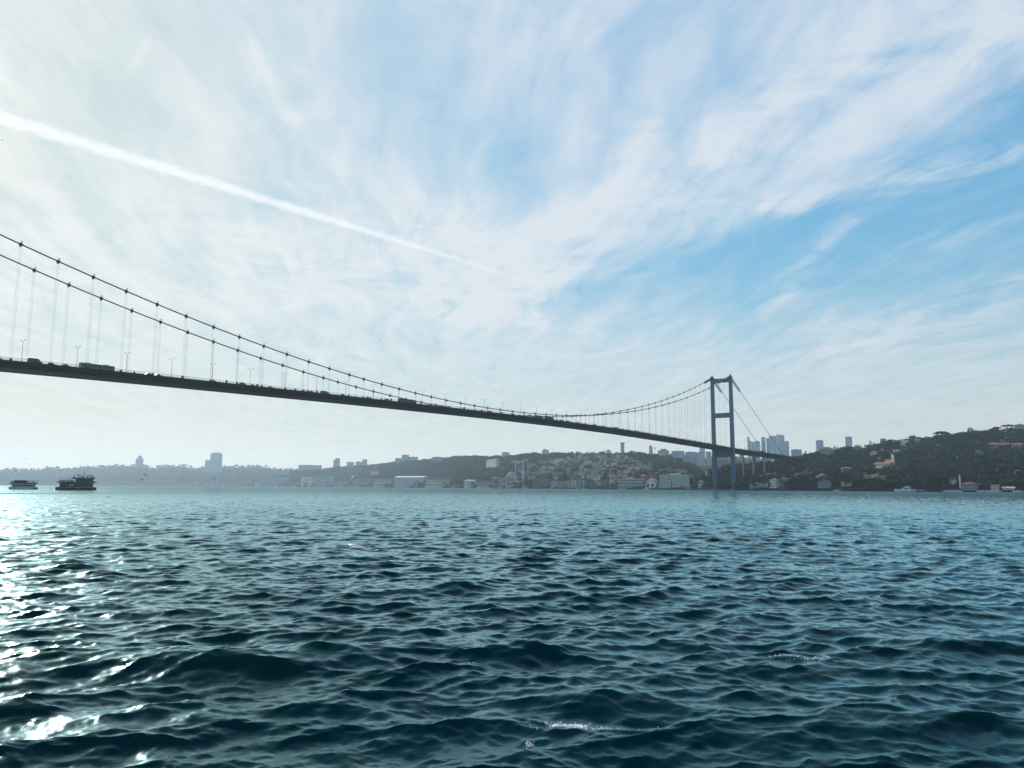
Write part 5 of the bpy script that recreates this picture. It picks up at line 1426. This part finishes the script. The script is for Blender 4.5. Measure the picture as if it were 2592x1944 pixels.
# ------------------------------------------------------------------ trees seen one by one
tr_ = random.Random(9)
TL = [  # kind, px, y of the foot, height in metres, label
 ('cypress', 2042.5, 1150, 15, 'lone dark cypress on the ridge, first right of the boxy grey block'), ('cypress', 2053, 1150, 10, 'shorter cypress just right of the lone first cypress'),
 ('cypress', 2117, 1136, 15, 'tall cypress on the ridge, left one of a pair between two glass towers'), ('cypress', 2124, 1136, 12, 'cypress on the ridge, right one of a pair between two glass towers'),
 ('cypress', 2104, 1134, 9, 'small pointed cypress on the red-roofed mansion ridge'), ('cypress', 2089, 1134, 8, 'little cypress left of the red-roofed mansion'),
 ('cypress', 2180, 1133, 11, 'cypress left of a pale block on the right ridge'), ('cypress', 2186, 1131, 12, 'tall cypress right of a pale block on the right ridge'),
 ('cypress', 2201, 1126, 11, 'cypress at the foot of the steep ridge step'), ('cypress', 2209, 1126, 18, 'tallest dark cypress on the right ridge step'),
 ('cypress', 2218, 1123, 13, 'cypress right of the tallest one on the ridge step'), ('cypress', 2226, 1121, 10, 'short cypress beside the teal glass house'),
 ('cypress', 2461, 1100, 15, 'dark cypress clump on the right ridge, left stem'), ('cypress', 2466, 1100, 17, 'dark cypress clump on the right ridge, middle stem'), ('cypress', 2471, 1100, 15, 'dark cypress clump on the right ridge, right stem'),
 ('cypress', 2506, 1096, 9, 'small cypress between bare trees on the right ridge'),
 ('umbrella', 2392, 1108, 13, 'broad umbrella pine with a flat crown on the right ridge'), ('umbrella', 2381, 1109, 11, 'umbrella pine just left of the broad flat-crowned one'), ('umbrella', 2402, 1107, 11, 'umbrella pine just right of the broad flat-crowned one'),
 ('umbrella', 2535, 1096, 12, 'umbrella pine left of the salmon pink house'), ('umbrella', 2527, 1097, 10, 'smaller umbrella pine at the left of the salmon pink house'), ('umbrella', 2562, 1092, 15, 'tall umbrella pine right of the salmon pink house'),
 ('umbrella', 2264, 1120, 10, 'umbrella pine left of the balcony villa'), ('umbrella', 2252, 1122, 9, 'umbrella pine by the teal glass house'), ('round', 2322, 1112, 14, 'big round tree behind the blue-grey villa'),
 ('umbrella', 2303, 1114, 9, 'umbrella pine between the two ridge villas'), ('round', 2150, 1134, 11, 'round tree in front of the broad glass tower'), ('round', 2137, 1135, 10, 'round tree left of the broad glass tower'),
 ('bare', 2488, 1100, 13, 'bare branching tree on the ridge right of the cypress clump'), ('bare', 2480, 1101, 12, 'bare tree beside the cypress clump'), ('bare', 2496, 1099, 12, 'bare tree left of the small ridge cypress'),
 ('bare', 2448, 1103, 12, 'bare tree left of the cypress clump'), ('bare', 2440, 1104, 11, 'thin bare tree farther left of the cypress clump'), ('bare', 2513, 1096, 12, 'bare tree right of the small ridge cypress'),
 ('cypress', 2412, 1106, 11, 'slim cypress right of the umbrella pine group'), ('round', 1997, 1237, 11, 'very dark round tree right of the white gridded building'), ('round', 2010, 1237, 12, 'big dark round tree by the quay, middle of three'),
 ('round', 2021, 1237, 10, 'dark round tree by the quay, right of three'), ('round', 2040, 1236, 9, 'dark tree left of the pink-roofed house'), ('round', 2052, 1236, 8, 'low dark tree touching the pink-roofed house'),
 ('cypress', 1050, 1172, 14, 'cypress on the left park slope below the hilltop hotel wing'), ('cypress', 1062, 1169, 12, 'cypress on the left park slope right of the hotel wing'),
 ('cypress', 1245, 1158, 12, 'cypress on the ridge left of the boxy white house'), ('round', 1207, 1160, 14, 'pointed dark tree on the park ridge'), ('round', 1218, 1159, 10, 'small dark tree on the park ridge'),
 ('round', 1601, 1152, 16, 'domed tree standing out of the wooded ridge above the village'), ('round', 1150, 1229, 14, 'dark tree in front of the right end of the palace'), ('round', 1160, 1229, 17, 'taller dark tree at the right end of the palace'), ('round', 1168, 1229, 14, 'dark tree between palace and pavilion'),
 ('round', 1306, 1231.5, 9, 'low dark tree at the foot of the mosque'), ('round', 1316, 1231.5, 10, 'dark tree between the mosque and the tall minaret'), ('round', 1326, 1231.8, 13, 'dark tree at the foot of the tall minaret'), ('round', 1337, 1232, 10, 'dark tree between minaret and brown mansion'),
]
for i, (kind, px, y, h, lab) in enumerate(TL):
    if y > 1225: Y = shoreY(px, 4 if px < 1400 else 6); p = at(px, y, Y)
    else:
        hill = right_hill if px > 1990 else park_hill
        p = hill.hit(px, y)[0]
    tree(kind, p, h, lab, 'tree', 'trees standing out one by one', i)
# front rank of trees along the right slope, each its own
nr = 0
FR = []
for i in range(150):
    px = tr_.uniform(1776, 2600); y = tr_.uniform(1213, 1238) if i % 3 else tr_.uniform(1165, 1215)
    p, tt = right_hill.hit(px, y)
    if tt >= 1 or hides(p, 9, tr_, 0): continue
    FR.append((px, p, tt))
FR.sort(key=lambda q: q[0])
for i, (px, p, tt) in enumerate(FR):
    kind = tr_.choice(['round', 'round', 'mid', 'brown', 'cypress', 'umbrella'])
    near = 'near the water' if tt < .12 else 'up the slope'
    tree(kind, p - Vector((0, 0, .4)), tr_.uniform(7, 12), 'dark %s %s on the right shore, %s tree from the tower' % ({'round': 'round tree', 'mid': 'green tree', 'brown': 'brownish tree', 'cypress': 'cypress', 'umbrella': 'umbrella pine'}[kind], near, ordw(i)), 'tree', 'trees near the right shore', i)
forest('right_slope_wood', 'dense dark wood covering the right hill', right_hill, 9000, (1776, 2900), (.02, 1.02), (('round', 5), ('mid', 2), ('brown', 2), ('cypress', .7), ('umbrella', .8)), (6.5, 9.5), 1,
       avoid=[(2205, 2272, .42, .60, 1.0)])
forest('park_wood', 'hazy wood covering the park slope behind the mosque', park_hill, 12000, (640, 1780), (.03, 1.03), (('round', 5), ('mid', 2), ('brown', 1.5), ('cypress', .6)), (8, 13), 2,
       avoid=[(1300, 1590, .02, .80, .55), (1590, 1720, .02, .42, .5)])
forest('far_ridge_wood', 'blue hazy town trees on the farthest ridge', far_ridge, 3500, (-200, 800), (.1, 1.02), (('round', 4), ('mid', 2)), (10, 20), 4)
forest('plateau_wood', 'hazy greenery on the plateau behind the tower', plateau, 2200, (1600, 2100), (.1, 1.0), (('round', 4), ('mid', 2)), (9, 14), 3)
# ------------------------------------------------------------------ people, ferries, boats
def person_mesh(name, pose, m):
    P_ = dict(pelvis=(0, 0, .95), chest=(0, 0, 1.3), neck=(0, 0, 1.48), head=(0, .02, 1.62), top=(0, .02, 1.72),
              hl=(-.1, 0, .9), kl=(-.11, .03, .5), fl=(-.12, -.02, .06), tl=(-.12, .14, .03), hr=(.1, 0, .9), kr=(.11, .03, .5), fr=(.12, -.02, .06), tr=(.12, .14, .03),
              sl=(-.19, 0, 1.4), el=(-.26, .03, 1.12), wl=(-.24, .14, .90), gl=(-.23, .19, .83), sr=(.19, 0, 1.4), er=(.26, .03, 1.12), wr=(.24, .14, .90), gr=(.23, .19, .83))
    if pose == 'lean':
        P_.update(el=(-.28, .16, 1.16), wl=(-.20, .38, 1.08), gl=(-.18, .46, 1.08), er=(.28, .16, 1.16), wr=(.20, .38, 1.08), gr=(.18, .46, 1.08), chest=(0, .06, 1.29), neck=(0, .10, 1.46), head=(0, .14, 1.6), top=(0, .14, 1.7))
    if pose == 'sit':
        d = .45
        for k in list(P_):
            x, y, z = P_[k]
            P_[k] = (x, y, z - d) if k not in ('kl', 'kr', 'fl', 'fr', 'tl', 'tr') else (x, y, z)
        P_.update(kl=(-.12, .45, .48), fl=(-.12, .45, .06), tl=(-.12, .6, .03), kr=(.12, .45, .48), fr=(.12, .45, .06), tr=(.12, .6, .03))
    R_ = dict(pelvis=.16, chest=.18, neck=.065, head=.105, top=.08, hl=.1, kl=.07, fl=.05, tl=.04, hr=.1, kr=.07, fr=.05, tr=.04, sl=.07, el=.05, wl=.035, gl=.035, sr=.07, er=.05, wr=.035, gr=.035)
    ks = list(P_)
    ed = [('pelvis', 'chest'), ('chest', 'neck'), ('neck', 'head'), ('head', 'top'), ('pelvis', 'hl'), ('hl', 'kl'), ('kl', 'fl'), ('fl', 'tl'), ('pelvis', 'hr'), ('hr', 'kr'), ('kr', 'fr'), ('fr', 'tr'),
          ('chest', 'sl'), ('sl', 'el'), ('el', 'wl'), ('wl', 'gl'), ('chest', 'sr'), ('sr', 'er'), ('er', 'wr'), ('wr', 'gr')]
    me = bpy.data.meshes.new(name)
    me.from_pydata([P_[k] for k in ks], [(ks.index(a), ks.index(b)) for a, b in ed], [])
    o = bpy.data.objects.new(name, me); COL.objects.link(o)
    o.modifiers.new('skin', 'SKIN')
    if not me.skin_vertices:
        me.attributes  # layer is created by the modifier
    bpy.context.view_layer.update()
    if not me.skin_vertices:
        bpy.context.view_layer.objects.active = o
        bpy.ops.object.skin_root_mark
    if me.skin_vertices:
        for i, k in enumerate(ks):
            me.skin_vertices[0].data[i].radius = (R_[k], R_[k] * (.75 if k in ('pelvis', 'chest') else 1)); me.skin_vertices[0].data[i].use_root = (k == 'pelvis')
    dg = bpy.context.evaluated_depsgraph_get()
    out = bpy.data.meshes.new_from_object(o.evaluated_get(dg))
    out.name = name; out.materials.clear(); out.materials.append(m)
    out.polygons.foreach_set('use_smooth', [True] * len(out.polygons))
    bpy.data.objects.remove(o)
    return out
PM = [person_mesh('person', p, M['person_dark']) for p in ('stand', 'lean', 'sit')]

def person(parent_m, loc, rz, k, label, group):
    o = link('person', PM[k])
    o.matrix_world = parent_m @ Matrix.Translation(loc) @ Matrix.Rotation(rz, 4, 'Z')
    tag(o, label, 'person', group)

def hull(L, B, H, sheer, flare=.82, bow=-1):
    """pointed at the bow (x * bow > 0), squarish at the stern"""
    mb = MB(); secs = []
    for i in range(11):
        u = i / 10; x = bow * (L / 2 - L * u)
        wb = (1 - (1 - u) ** 2.6) if u < .6 else 1
        wb = max(.03, min(1, (u / .45) ** .6)) if u < .45 else (1 if u < .85 else 1 - .25 * ((u - .85) / .15))
        h = H + sheer * (1 - u) ** 2 * .6 + .25 * sheer * u ** 3
        ov = -bow * 0
        b = B / 2 * wb
        secs.append([(x, -b * flare, -.6), (x, -b, H * .45), (x, -b * 1.02, h), (x, b * 1.02, h), (x, b, H * .45), (x, b * flare, -.6)])
    mb.loft(secs); return mb

def railing_mb(x0, x1, y, z, h=.95, st=1.1):
    mb = MB()
    for zz in (z + h * .5, z + h): mb.tube([(x0, y, zz), (x1, y, zz)], .035, 4)
    n = max(2, int(abs(x1 - x0) / st))
    for i in range(n + 1):
        x = x0 + (x1 - x0) * i / n; mb.tube([(x, y, z), (x, y, z + h)], .03, 4)
    return mb

def big_ferry():
    p = at(191.5, 1241.5, 463); az = math.atan2(p.x, p.y)
    t = thing('passenger_ferry', 'dark two-deck passenger ferry with a red waterline, roof canopy and mast', 'ferry', (p.x, p.y, -.1), -az + math.radians(6))
    t.scale = (.87, .95, .98)
    hull(24, 6.8, 1.9, .5).obj('hull', M['dark_hull'], t)
    MB().loft([[(x, y * w, z) for y, z in ((-1, .05), (1, .05), (1, .62), (-1, .62))] for x, w in ((-11.5, .7), (-8, 2.8), (-2, 3.5), (8, 3.5), (11.4, 2.7))]).obj('waterline_band', M['boat_red'], t)
    MB().loft([[(x, y * w, z) for y, z in ((-1, 1.72), (1, 1.72), (1, 1.9), (-1, 1.9))] for x, w in ((-11.9, .75), (-8, 3.05), (-2, 3.55), (8, 3.55), (11.8, 2.75))]).obj('rubbing_strake', M['boat_white'], t)
    cab = MB().box(-9.6, 9.8, -3.0, 3.0, 1.9, 4.45).obj('main_cabin', M['dark_hull'], t)
    for i in range(13):
        x = -8.9 + i * 1.45
        for sy in (-1, 1):
            MB().box(x, x + (.9 if i % 4 else 1.15), sy * 3.01 - .03, sy * 3.01 + .03, 2.75, 3.75).obj('window', M['boat_white'] if i in (3, 4) else M['glass_dark'], t)
    MB().box(-10.8, 11.2, -3.35, 3.35, 4.45, 4.62).obj('upper_deck', M['boat_blue'], t)
    MB().box(-10.8, -2.2, -3.4, -3.32, 4.62, 5.15).obj('bulwark', M['dark_hull'], t); MB().box(-10.8, -2.2, 3.32, 3.4, 4.62, 5.15).obj('bulwark', M['dark_hull'], t)
    MB().box(-2.2, 11.0, -3.42, -3.34, 4.3, 5.2).obj('side_band', M['boat_blue'], t); MB().box(-2.2, 11.0, 3.34, 3.42, 4.3, 5.2).obj('side_band', M['boat_blue'], t)
    up = MB().box(-.6, 9.8, -2.7, 2.7, 4.62, 6.85).obj('upper_cabin', M['dark_hull'], t)
    for i in range(6):
        for sy in (-1, 1):
            MB().box(.1 + i * 1.6, 1.3 + i * 1.6, sy * 2.71 - .03, sy * 2.71 + .03, 5.5, 6.4).obj('window', M['glass_dark'], t)
    MB().box(-2.6, 10.9, -3.1, 3.1, 6.85, 7.0).obj('top_deck', M['boat_blue'], t)
    for sy in (-1, 1):
        MB().box(-2.6, 10.6, sy * 3.05 - .04, sy * 3.05 + .04, 7.0, 7.55).obj('bulwark', M['boat_blue'], t)
        railing_mb(-2.6, 10.7, sy * 3.05, 7.0, 1.05).obj('railing', M['rail_metal'], t)
        railing_mb(-10.7, -2.3, sy * 3.35, 4.62, 1.05).obj('railing', M['rail_metal'], t)
    MB().box(-2.3, 10.2, -2.9, 2.9, 9.15, 9.27).obj('roof_canopy', M['canopy_cloth'], t)
    for x in (1.2, 7.4):
        for sy in (-1, 1):
            a = MB(); a.tube([(x, sy * 2.5, 6.9), (x, sy * 2.5, 8.5), (x - .9, sy * 2.5, 9.15)], .11, 5); a.tube([(x, sy * 2.5, 8.5), (x + .9, sy * 2.5, 9.15)], .1, 5); a.obj('canopy_post', M['rail_metal'], t)
    MB().box(-10.2, -.7, -2.9, 2.9, 6.82, 6.9).obj('deck_canopy', M['canopy_cloth'], t)
    for x in (-10.1, -5.2):
        for sy in (-1, 1): MB().tube([(x, sy * 2.85, 4.6), (x, sy * 2.85, 6.85)], .07, 5).obj('canopy_post', M['rail_metal'], t)
    mb = MB(); mb.tube([(4.5, 0, 9.2), (4.5, 0, 12.3)], [.16, .07], 6); mb.tube([(4.5, -.9, 11.0), (4.5, .9, 11.0)], .05, 4); mb.tube([(4.5, 0, 10.2), (3.8, 0, 10.2)], .12, 5); mb.obj('mast', M['rail_metal'], t)
    for x in (-7, -2, 3, 8):
        MB().tube([(x, -3.62, .8), (x, -3.62, 1.9)], .28, 8).obj('fender', M['tyre'], t)
    bpy.context.view_layer.update()
    mw = t.matrix_world.copy()
    r = random.Random(4)
    xs = [-9.6, -8.7, -7.9, -7.3, -6.3, -5.4, -4.6, -3.8, -3.0, -2.4, -1.6]
    for i, x in enumerate(xs):
        person(mw, (x, -2.7 + r.uniform(0, .9), 4.62), math.pi + r.uniform(-.5, .5), [0, 1, 0][i % 3], 'person in dark clothes on the big ferry lower deck, %s from its bow' % ordw(i), 'passengers on the lower open deck')
    for i, x in enumerate([-1.6, 2.2, 3.4, 3.9, 6.0, 8.5, 9.4]):
        person(mw, (x, -2.5 + r.uniform(0, .8), 7.0), math.pi + r.uniform(-.5, .5), i % 2, 'person in dark clothes under the big ferry canopy, %s from the left' % ordw(i), 'passengers on the top deck')
    # bow and stern foam
    f = MB(); r2 = random.Random(6)
    for i in range(150):
        x = r2.uniform(-13, -8) if i % 3 == 0 else 10.5 + abs(r2.gauss(0, 4.5)); y = r2.gauss(0, 2.0 if x > 0 else 3.0); s_ = r2.uniform(.15, .5)
        f.lathe([(s_, -.1), (s_ * .8, s_ * .35), (.02, s_ * .5)], 6, (x, y))
    o = f.obj('wake', M['boat_white']); o.matrix_world = mw; tag(o, 'white churned wake around the big ferry', 'wake', kind='stuff')

def small_ferry():
    p = at(59, 1239.5, 525); az = math.atan2(p.x, p.y)
    t = thing('excursion_boat', 'smaller white-hulled excursion boat with a long flat canopy, left of the ferry', 'boat', (p.x, p.y, -.05), -az + math.radians(-5))
    t.scale = (.88, .95, .98)
    hull(18.8, 5.4, 1.5, .5, bow=-1).obj('hull', M['boat_blue'], t)
    MB().loft([[(x, y * w, z) for y, z in ((-1, .5), (1, .5), (1, 1.35), (-1, 1.35))] for x, w in ((-8.9, .6), (-6, 2.35), (-1, 2.77), (6, 2.77), (8.9, 2.1))]).obj('hull_stripe', M['boat_white'], t)
    MB().box(-7.6, 7.6, -2.35, 2.35, 1.6, 2.05).obj('cabin_sill', M['boat_white'], t)
    MB().box(-7.6, 7.6, -2.3, 2.3, 3.25, 3.85).obj('cabin_roof', M['boat_white'], t)
    for i in range(9):
        for sy in (-1, 1):
            x = -7.6 + i * 1.88
            MB().box(x, x + .25, sy * 2.3 - .05, sy * 2.3 + .05, 2.05, 3.25).obj('window_post', M['boat_white'], t)
    MB().box(-7.4, 7.4, -.05, .05, 2.05, 3.25).obj('bulkhead', M['dark_hull'], t)
    MB().box(-8.8, 8.6, -2.7, 2.7, 3.85, 4.0).obj('upper_deck', M['boat_blue'], t)
    for sy in (-1, 1):
        MB().box(-8.8, 8.6, sy * 2.68 - .04, sy * 2.68 + .04, 4.0, 4.6).obj('bulwark', M['boat_blue'], t)
        railing_mb(-8.8, 8.6, sy * 2.68, 4.0, 1.0).obj('railing', M['rail_metal'], t)
        for x in (-8.0, -2.2, 4.4, 8.9): MB().tube([(x, sy * 2.4, 3.9), (x, sy * 2.4, 6.1)], .09, 5).obj('canopy_post', M['rail_metal'], t)
    MB().box(-8.5, 9.0, -2.6, 2.6, 6.1, 6.2).obj('canopy', M['canopy_cloth'], t)
    MB().box(-6.4, 2.2, -.8, .8, 4.0, 6.1).obj('deck_house', M['boat_red'], t)
    bpy.context.view_layer.update(); mw = t.matrix_world.copy()
    for i, x in enumerate([-7.4, -6.9, -2.0, -1.4, 3.2, 5.6, 6.4, 7.3]):
        person(mw, (x, -2.1, 4.0), math.pi, i % 2, 'person in dark clothes on the smaller boat upper deck, %s from its bow' % ordw(i), 'passengers on the excursion boat')
big_ferry(); small_ferry()

def motor_boat(px, py, L, label, cat='boat', big=False, col='boat_white', group='small craft off the far shore', Y=None, flip=1):
    d = ray(px, py)
    Y = Y or min(6000, max(300, -CAMH / d.z if d.z < -1e-5 else 6000))
    Yl = float(interp((park_hill if px < 1788 else right_hill).shore, px)) - 6 - L * .2
    Y = min(Y, Yl)
    p = Vector((ray(px, 1233).x * Y, Y, 0)); az = math.atan2(p.x, p.y)
    t = thing('motor_boat' if not big else 'yacht', label, cat, p, -az + (0 if flip > 0 else math.pi), group)
    B = L * .26
    hull(L, B, L * .075 + .35, L * .05, bow=-1).obj('hull', M[col], t)
    h0 = L * .075 + .35
    c = MB(); c.loft([[(x, y * B * .36 * w, z) for y, z in ((-1, h0 - .1), (1, h0 - .1), (.9, zt), (-.9, zt))] for x, zt, w in ((-L * .22, h0 + .25, .8), (-L * .12, h0 + L * .10, 1), (L * .18, h0 + L * .10, 1), (L * .24, h0 + .3, .9))])
    c.obj('cabin', M['boat_white'], t)
    for sy in (-1, 1):
        MB().box(-L * .10, L * .15, sy * B * .345 - .03, sy * B * .345 + .05, h0 + L * .03, h0 + L * .075).obj('window', M['glass_dark'], t)
    if big:
        MB().box(-L * .05, L * .22, -B * .28, B * .28, h0 + L * .10, h0 + L * .16).obj('flybridge', M['boat_white'], t)
        MB().box(-L * .08, L * .2, -B * .3, B * .3, h0 + L * .20, h0 + L * .205).obj('sun_roof', M['boat_white'], t)
        for sx in (-.06, .18):
            for sy in (-1, 1): MB().tube([(L * sx, sy * B * .26, h0 + L * .16), (L * sx, sy * B * .26, h0 + L * .2)], .06, 4).obj('roof_post', M['rail_metal'], t)
    MB().tube([(L * .05, 0, h0 + L * .1), (L * .05, 0, h0 + L * .26)], .05, 4).obj('mast', M['rail_metal'], t)
    return t
motor_boat(2292, 1244, 24, 'long white motor yacht moored at the near right shore', 'yacht', True)
motor_boat(1477, 1239, 10, 'small white motorboat under way in front of the teal waterfront house', flip=-1, Y=1150)
motor_boat(1082, 1231, 20, 'white ship moored in front of the palace, left end', 'boat', True)
motor_boat(1097, 1231, 15, 'dark blue tug beside the white moored ship', col='boat_blue')
motor_boat(1150, 1231, 30, 'long dark boat moored before the right end of the palace', col='boat_blue')
motor_boat(1187, 1231, 16, 'white boat moored at the cream pavilion'); motor_boat(1216, 1231, 22, 'white boat moored right of the cream pavilion', big=True)
motor_boat(1237, 1231.5, 18, 'white boat moored left of the terraced house'); motor_boat(1258, 1232, 14, 'dark boat moored before the terraced house', col='dark_hull')
motor_boat(1282.5, 1232, 9, 'tiny white launch at the foot of the mosque'); motor_boat(1330, 1232.5, 16, 'white boat moored under the tall minaret')
motor_boat(611, 1231, 26, 'dark ferry far away at the left hill foot', col='dark_hull'); motor_boat(655, 1231, 40, 'long white passenger boat on the far water', big=True)
motor_boat(700, 1231, 30, 'second long white passenger boat on the far water', big=True); motor_boat(745, 1229.8, 34, 'white streamlined boat on the far water, right one', big=True)
motor_boat(537, 1230.3, 22, 'little white boat far away below the round-topped tower'); motor_boat(565, 1230.4, 26, 'little white boat far away right of the round-topped tower')
motor_boat(890, 1231, 22, 'white boat far away before the red-roofed sheds')
motor_boat(1632, 1237, 8, 'white launch at the right end of the long waterfront building'); motor_boat(2118, 1243, 9, 'white and red launch right of the pink-roofed house quay')
motor_boat(2400, 1244, 10, 'white launch left of the bright boathouse'); motor_boat(2412, 1244, 9, 'second white launch left of the bright boathouse'); motor_boat(2424, 1244, 10, 'white launch touching the bright boathouse')
motor_boat(2484, 1245, 9, 'white launch right of the red-roofed house'); motor_boat(2503, 1245, 9, 'white launch left of the cream terrace house'); motor_boat(2520, 1245, 12, 'white boat under the cream terrace house')
motor_boat(2576, 1245, 10, 'white launch near the right edge of the picture'); motor_boat(2332, 1244.5, 12, 'low dark boat right of the long motor yacht', col='dark_hull')

# ------------------------------------------------------------------ birds and the airliner
def gull(px, py, Y, span, roll, yaw, dihedral, label, col='gull_dark'):
    p = at(px, py, Y)
    t = thing('gull', label, 'gull', p, 0, 'gulls over the water')
    t.rotation_euler = (math.radians(10), math.radians(roll), math.radians(yaw))
    s = span / 2
    MB().loft([[(x_ * .075 * k, y, z_ * .07 * k) for x_, z_ in ((-1, 0), (-.6, .8), (.6, .8), (1, 0), (.6, -.8), (-.6, -.8))] for y, k in ((-.36, .15), (-.30, .5), (-.2, .75), (0, 1.1), (.2, .8), (.34, .35))]).obj('body', M[col], t, smooth=True)
    MB().add([(-.05, .3, 0), (.05, .3, 0), (.11, .5, 0), (-.11, .5, 0), (0, .4, .02)], [(0, 1, 4), (1, 2, 4), (2, 3, 4), (3, 0, 4)]).obj('tail', M[col], t)
    for sg in (-1, 1):
        a = math.radians(dihedral); x1, z1 = s * .45 * math.cos(a), s * .45 * math.sin(a); x2, z2 = s, z1 - s * .12
        top = [(.04, -.11, .03), (x1, -.17, z1 + .02), (x2, .10, z2), (x1, .06, z1), (.04, .10, .02)]
        pts = [(sg * x, y, z) for x, y, z in top] + [(sg * x, y, z - .025) for x, y, z in top]
        MB().add(pts, [(0, 1, 2, 3, 4), (9, 8, 7, 6, 5)] + [(i, i + 5, (i + 1) % 5 + 5, (i + 1) % 5) for i in range(5)]).obj('wing', M[col], t)
gull(368.5, 1202.5, 140, 1.35, 30, 15, 16, 'dark gull with spread wings, upper one of the pair right of the ferry')
gull(358.8, 1213.6, 150, 1.2, 32, 10, 14, 'dark gull, lower one of the pair right of the ferry')
gull(40, 1191, 120, 1.15, -55, 35, 22, 'dark gull banking steeply above the small boat')
gull(153.5, 1190.3, 190, .9, -14, -20, 12, 'small gull above the stern of the ferry')
gull(65, 1160, 230, 1.0, 8, 0, 12, 'pale gull high above the small boat', 'gull_white'); gull(263.5, 1163.5, 240, 1.0, -12, 0, 14, 'pale gull left of the hotel tower, upper one', 'gull_white')
gull(285, 1169, 260, .9, -10, 0, 14, 'pale gull left of the hotel tower, lower one', 'gull_white'); gull(5, 355, 160, .5, 10, 20, 10, 'tiny dark bird high at the left edge under the vapour trail')
gull(541, 1210, 210, .9, 35, 0, 15, 'grey gull below the round-topped tower'); gull(893, 1207, 190, 1.0, -40, 20, 18, 'white gull in front of the left hill woods', 'boat_white')
gull(906, 1386, 22, .55, 4, 60, 8, 'white gull resting low on the waves left of the middle', 'boat_white')

def airliner():
    p = at(961, 862, 8600)
    t = thing('airliner', 'tiny airliner climbing in the pale sky above mid bridge', 'airliner', p)
    t.rotation_euler = (0, math.radians(-4), math.radians(200))
    MB().tube([(-20, 0, .8), (-17, 0, .3), (-10, 0, 0), (12, 0, 0), (17, 0, -.1), (20, 0, -.5)], [.3, 1.2, 2.1, 2.1, 1.5, .3], 12).obj('fuselage', M['plane_grey'], t, smooth=True)
    for sg in (-1, 1):
        MB().loft([[(x, sg * y, z), (x - c, sg * y, z), (x - c, sg * y, z - th), (x, sg * y, z - th)] for x, y, z, c, th in ((4, 1.8, -.8, 7, .8), (-2, 9, .4, 3.6, .5), (-6, 18, 1.8, 1.6, .3))]).obj('wing', M['plane_grey'], t)
        MB().tube([(3.5, sg * 6, -1.8), (0, sg * 6, -1.8)], [1.1, .9], 10).obj('engine', M['plane_grey'], t)
        MB().loft([[(x, sg * y, 1.0), (x - c, sg * y, 1.0), (x - c, sg * y, .7), (x, sg * y, .7)] for x, y, c in ((-15, .5, 3.4), (-18, 6.5, 1.6))]).obj('tailplane', M['plane_grey'], t)
    MB().loft([[(x, -.2, z), (x - c, -.2, z), (x - c, .2, z), (x, .2, z)] for x, z, c in ((-13.5, 1.5, 5), (-18.5, 7.8, 2.4))]).obj('fin', M['plane_grey'], t)
airliner()

# ------------------------------------------------------------------ spray on a few breaking crests
def whitecap():
    r = random.Random(12); mb = MB()
    zs = {}
    for (px, py, lx, ly, k) in FOAM:
        c0 = at(px, py, 1.0); t_ = CAMH / (CAMH - c0.z) * 0.985
        n = int(200 * k * (1 + 2 * lx))
        X = np.array([c0.x * t_ + r.gauss(0, lx * .55) for _ in range(n)]); Y = np.array([t_ + r.gauss(0, ly * .5) for _ in range(n)])
        Z, DX, DY, J = water_disp(X, Y)
        for x, y, z in zip(X + DX, Y + DY, Z):
            s_ = abs(r.gauss(0, .008)) + .003; h = abs(r.gauss(0, .012))
            q = [Vector((x + r.uniform(-1, 1) * s_, y + r.uniform(-1, 1) * s_, z + h + r.uniform(-1, 1) * s_)) for _ in range(4)]
            mb.add(q, [(0, 1, 2), (0, 2, 3), (0, 3, 1), (1, 3, 2)])
    o = mb.obj('foam', M['foam_white']); tag(o, 'white foam and spray on a few breaking wave crests', 'foam', kind='stuff')
mm('foam_white', (0.8, 0.84, 0.84), 0.5, var=0.05)
whitecap()
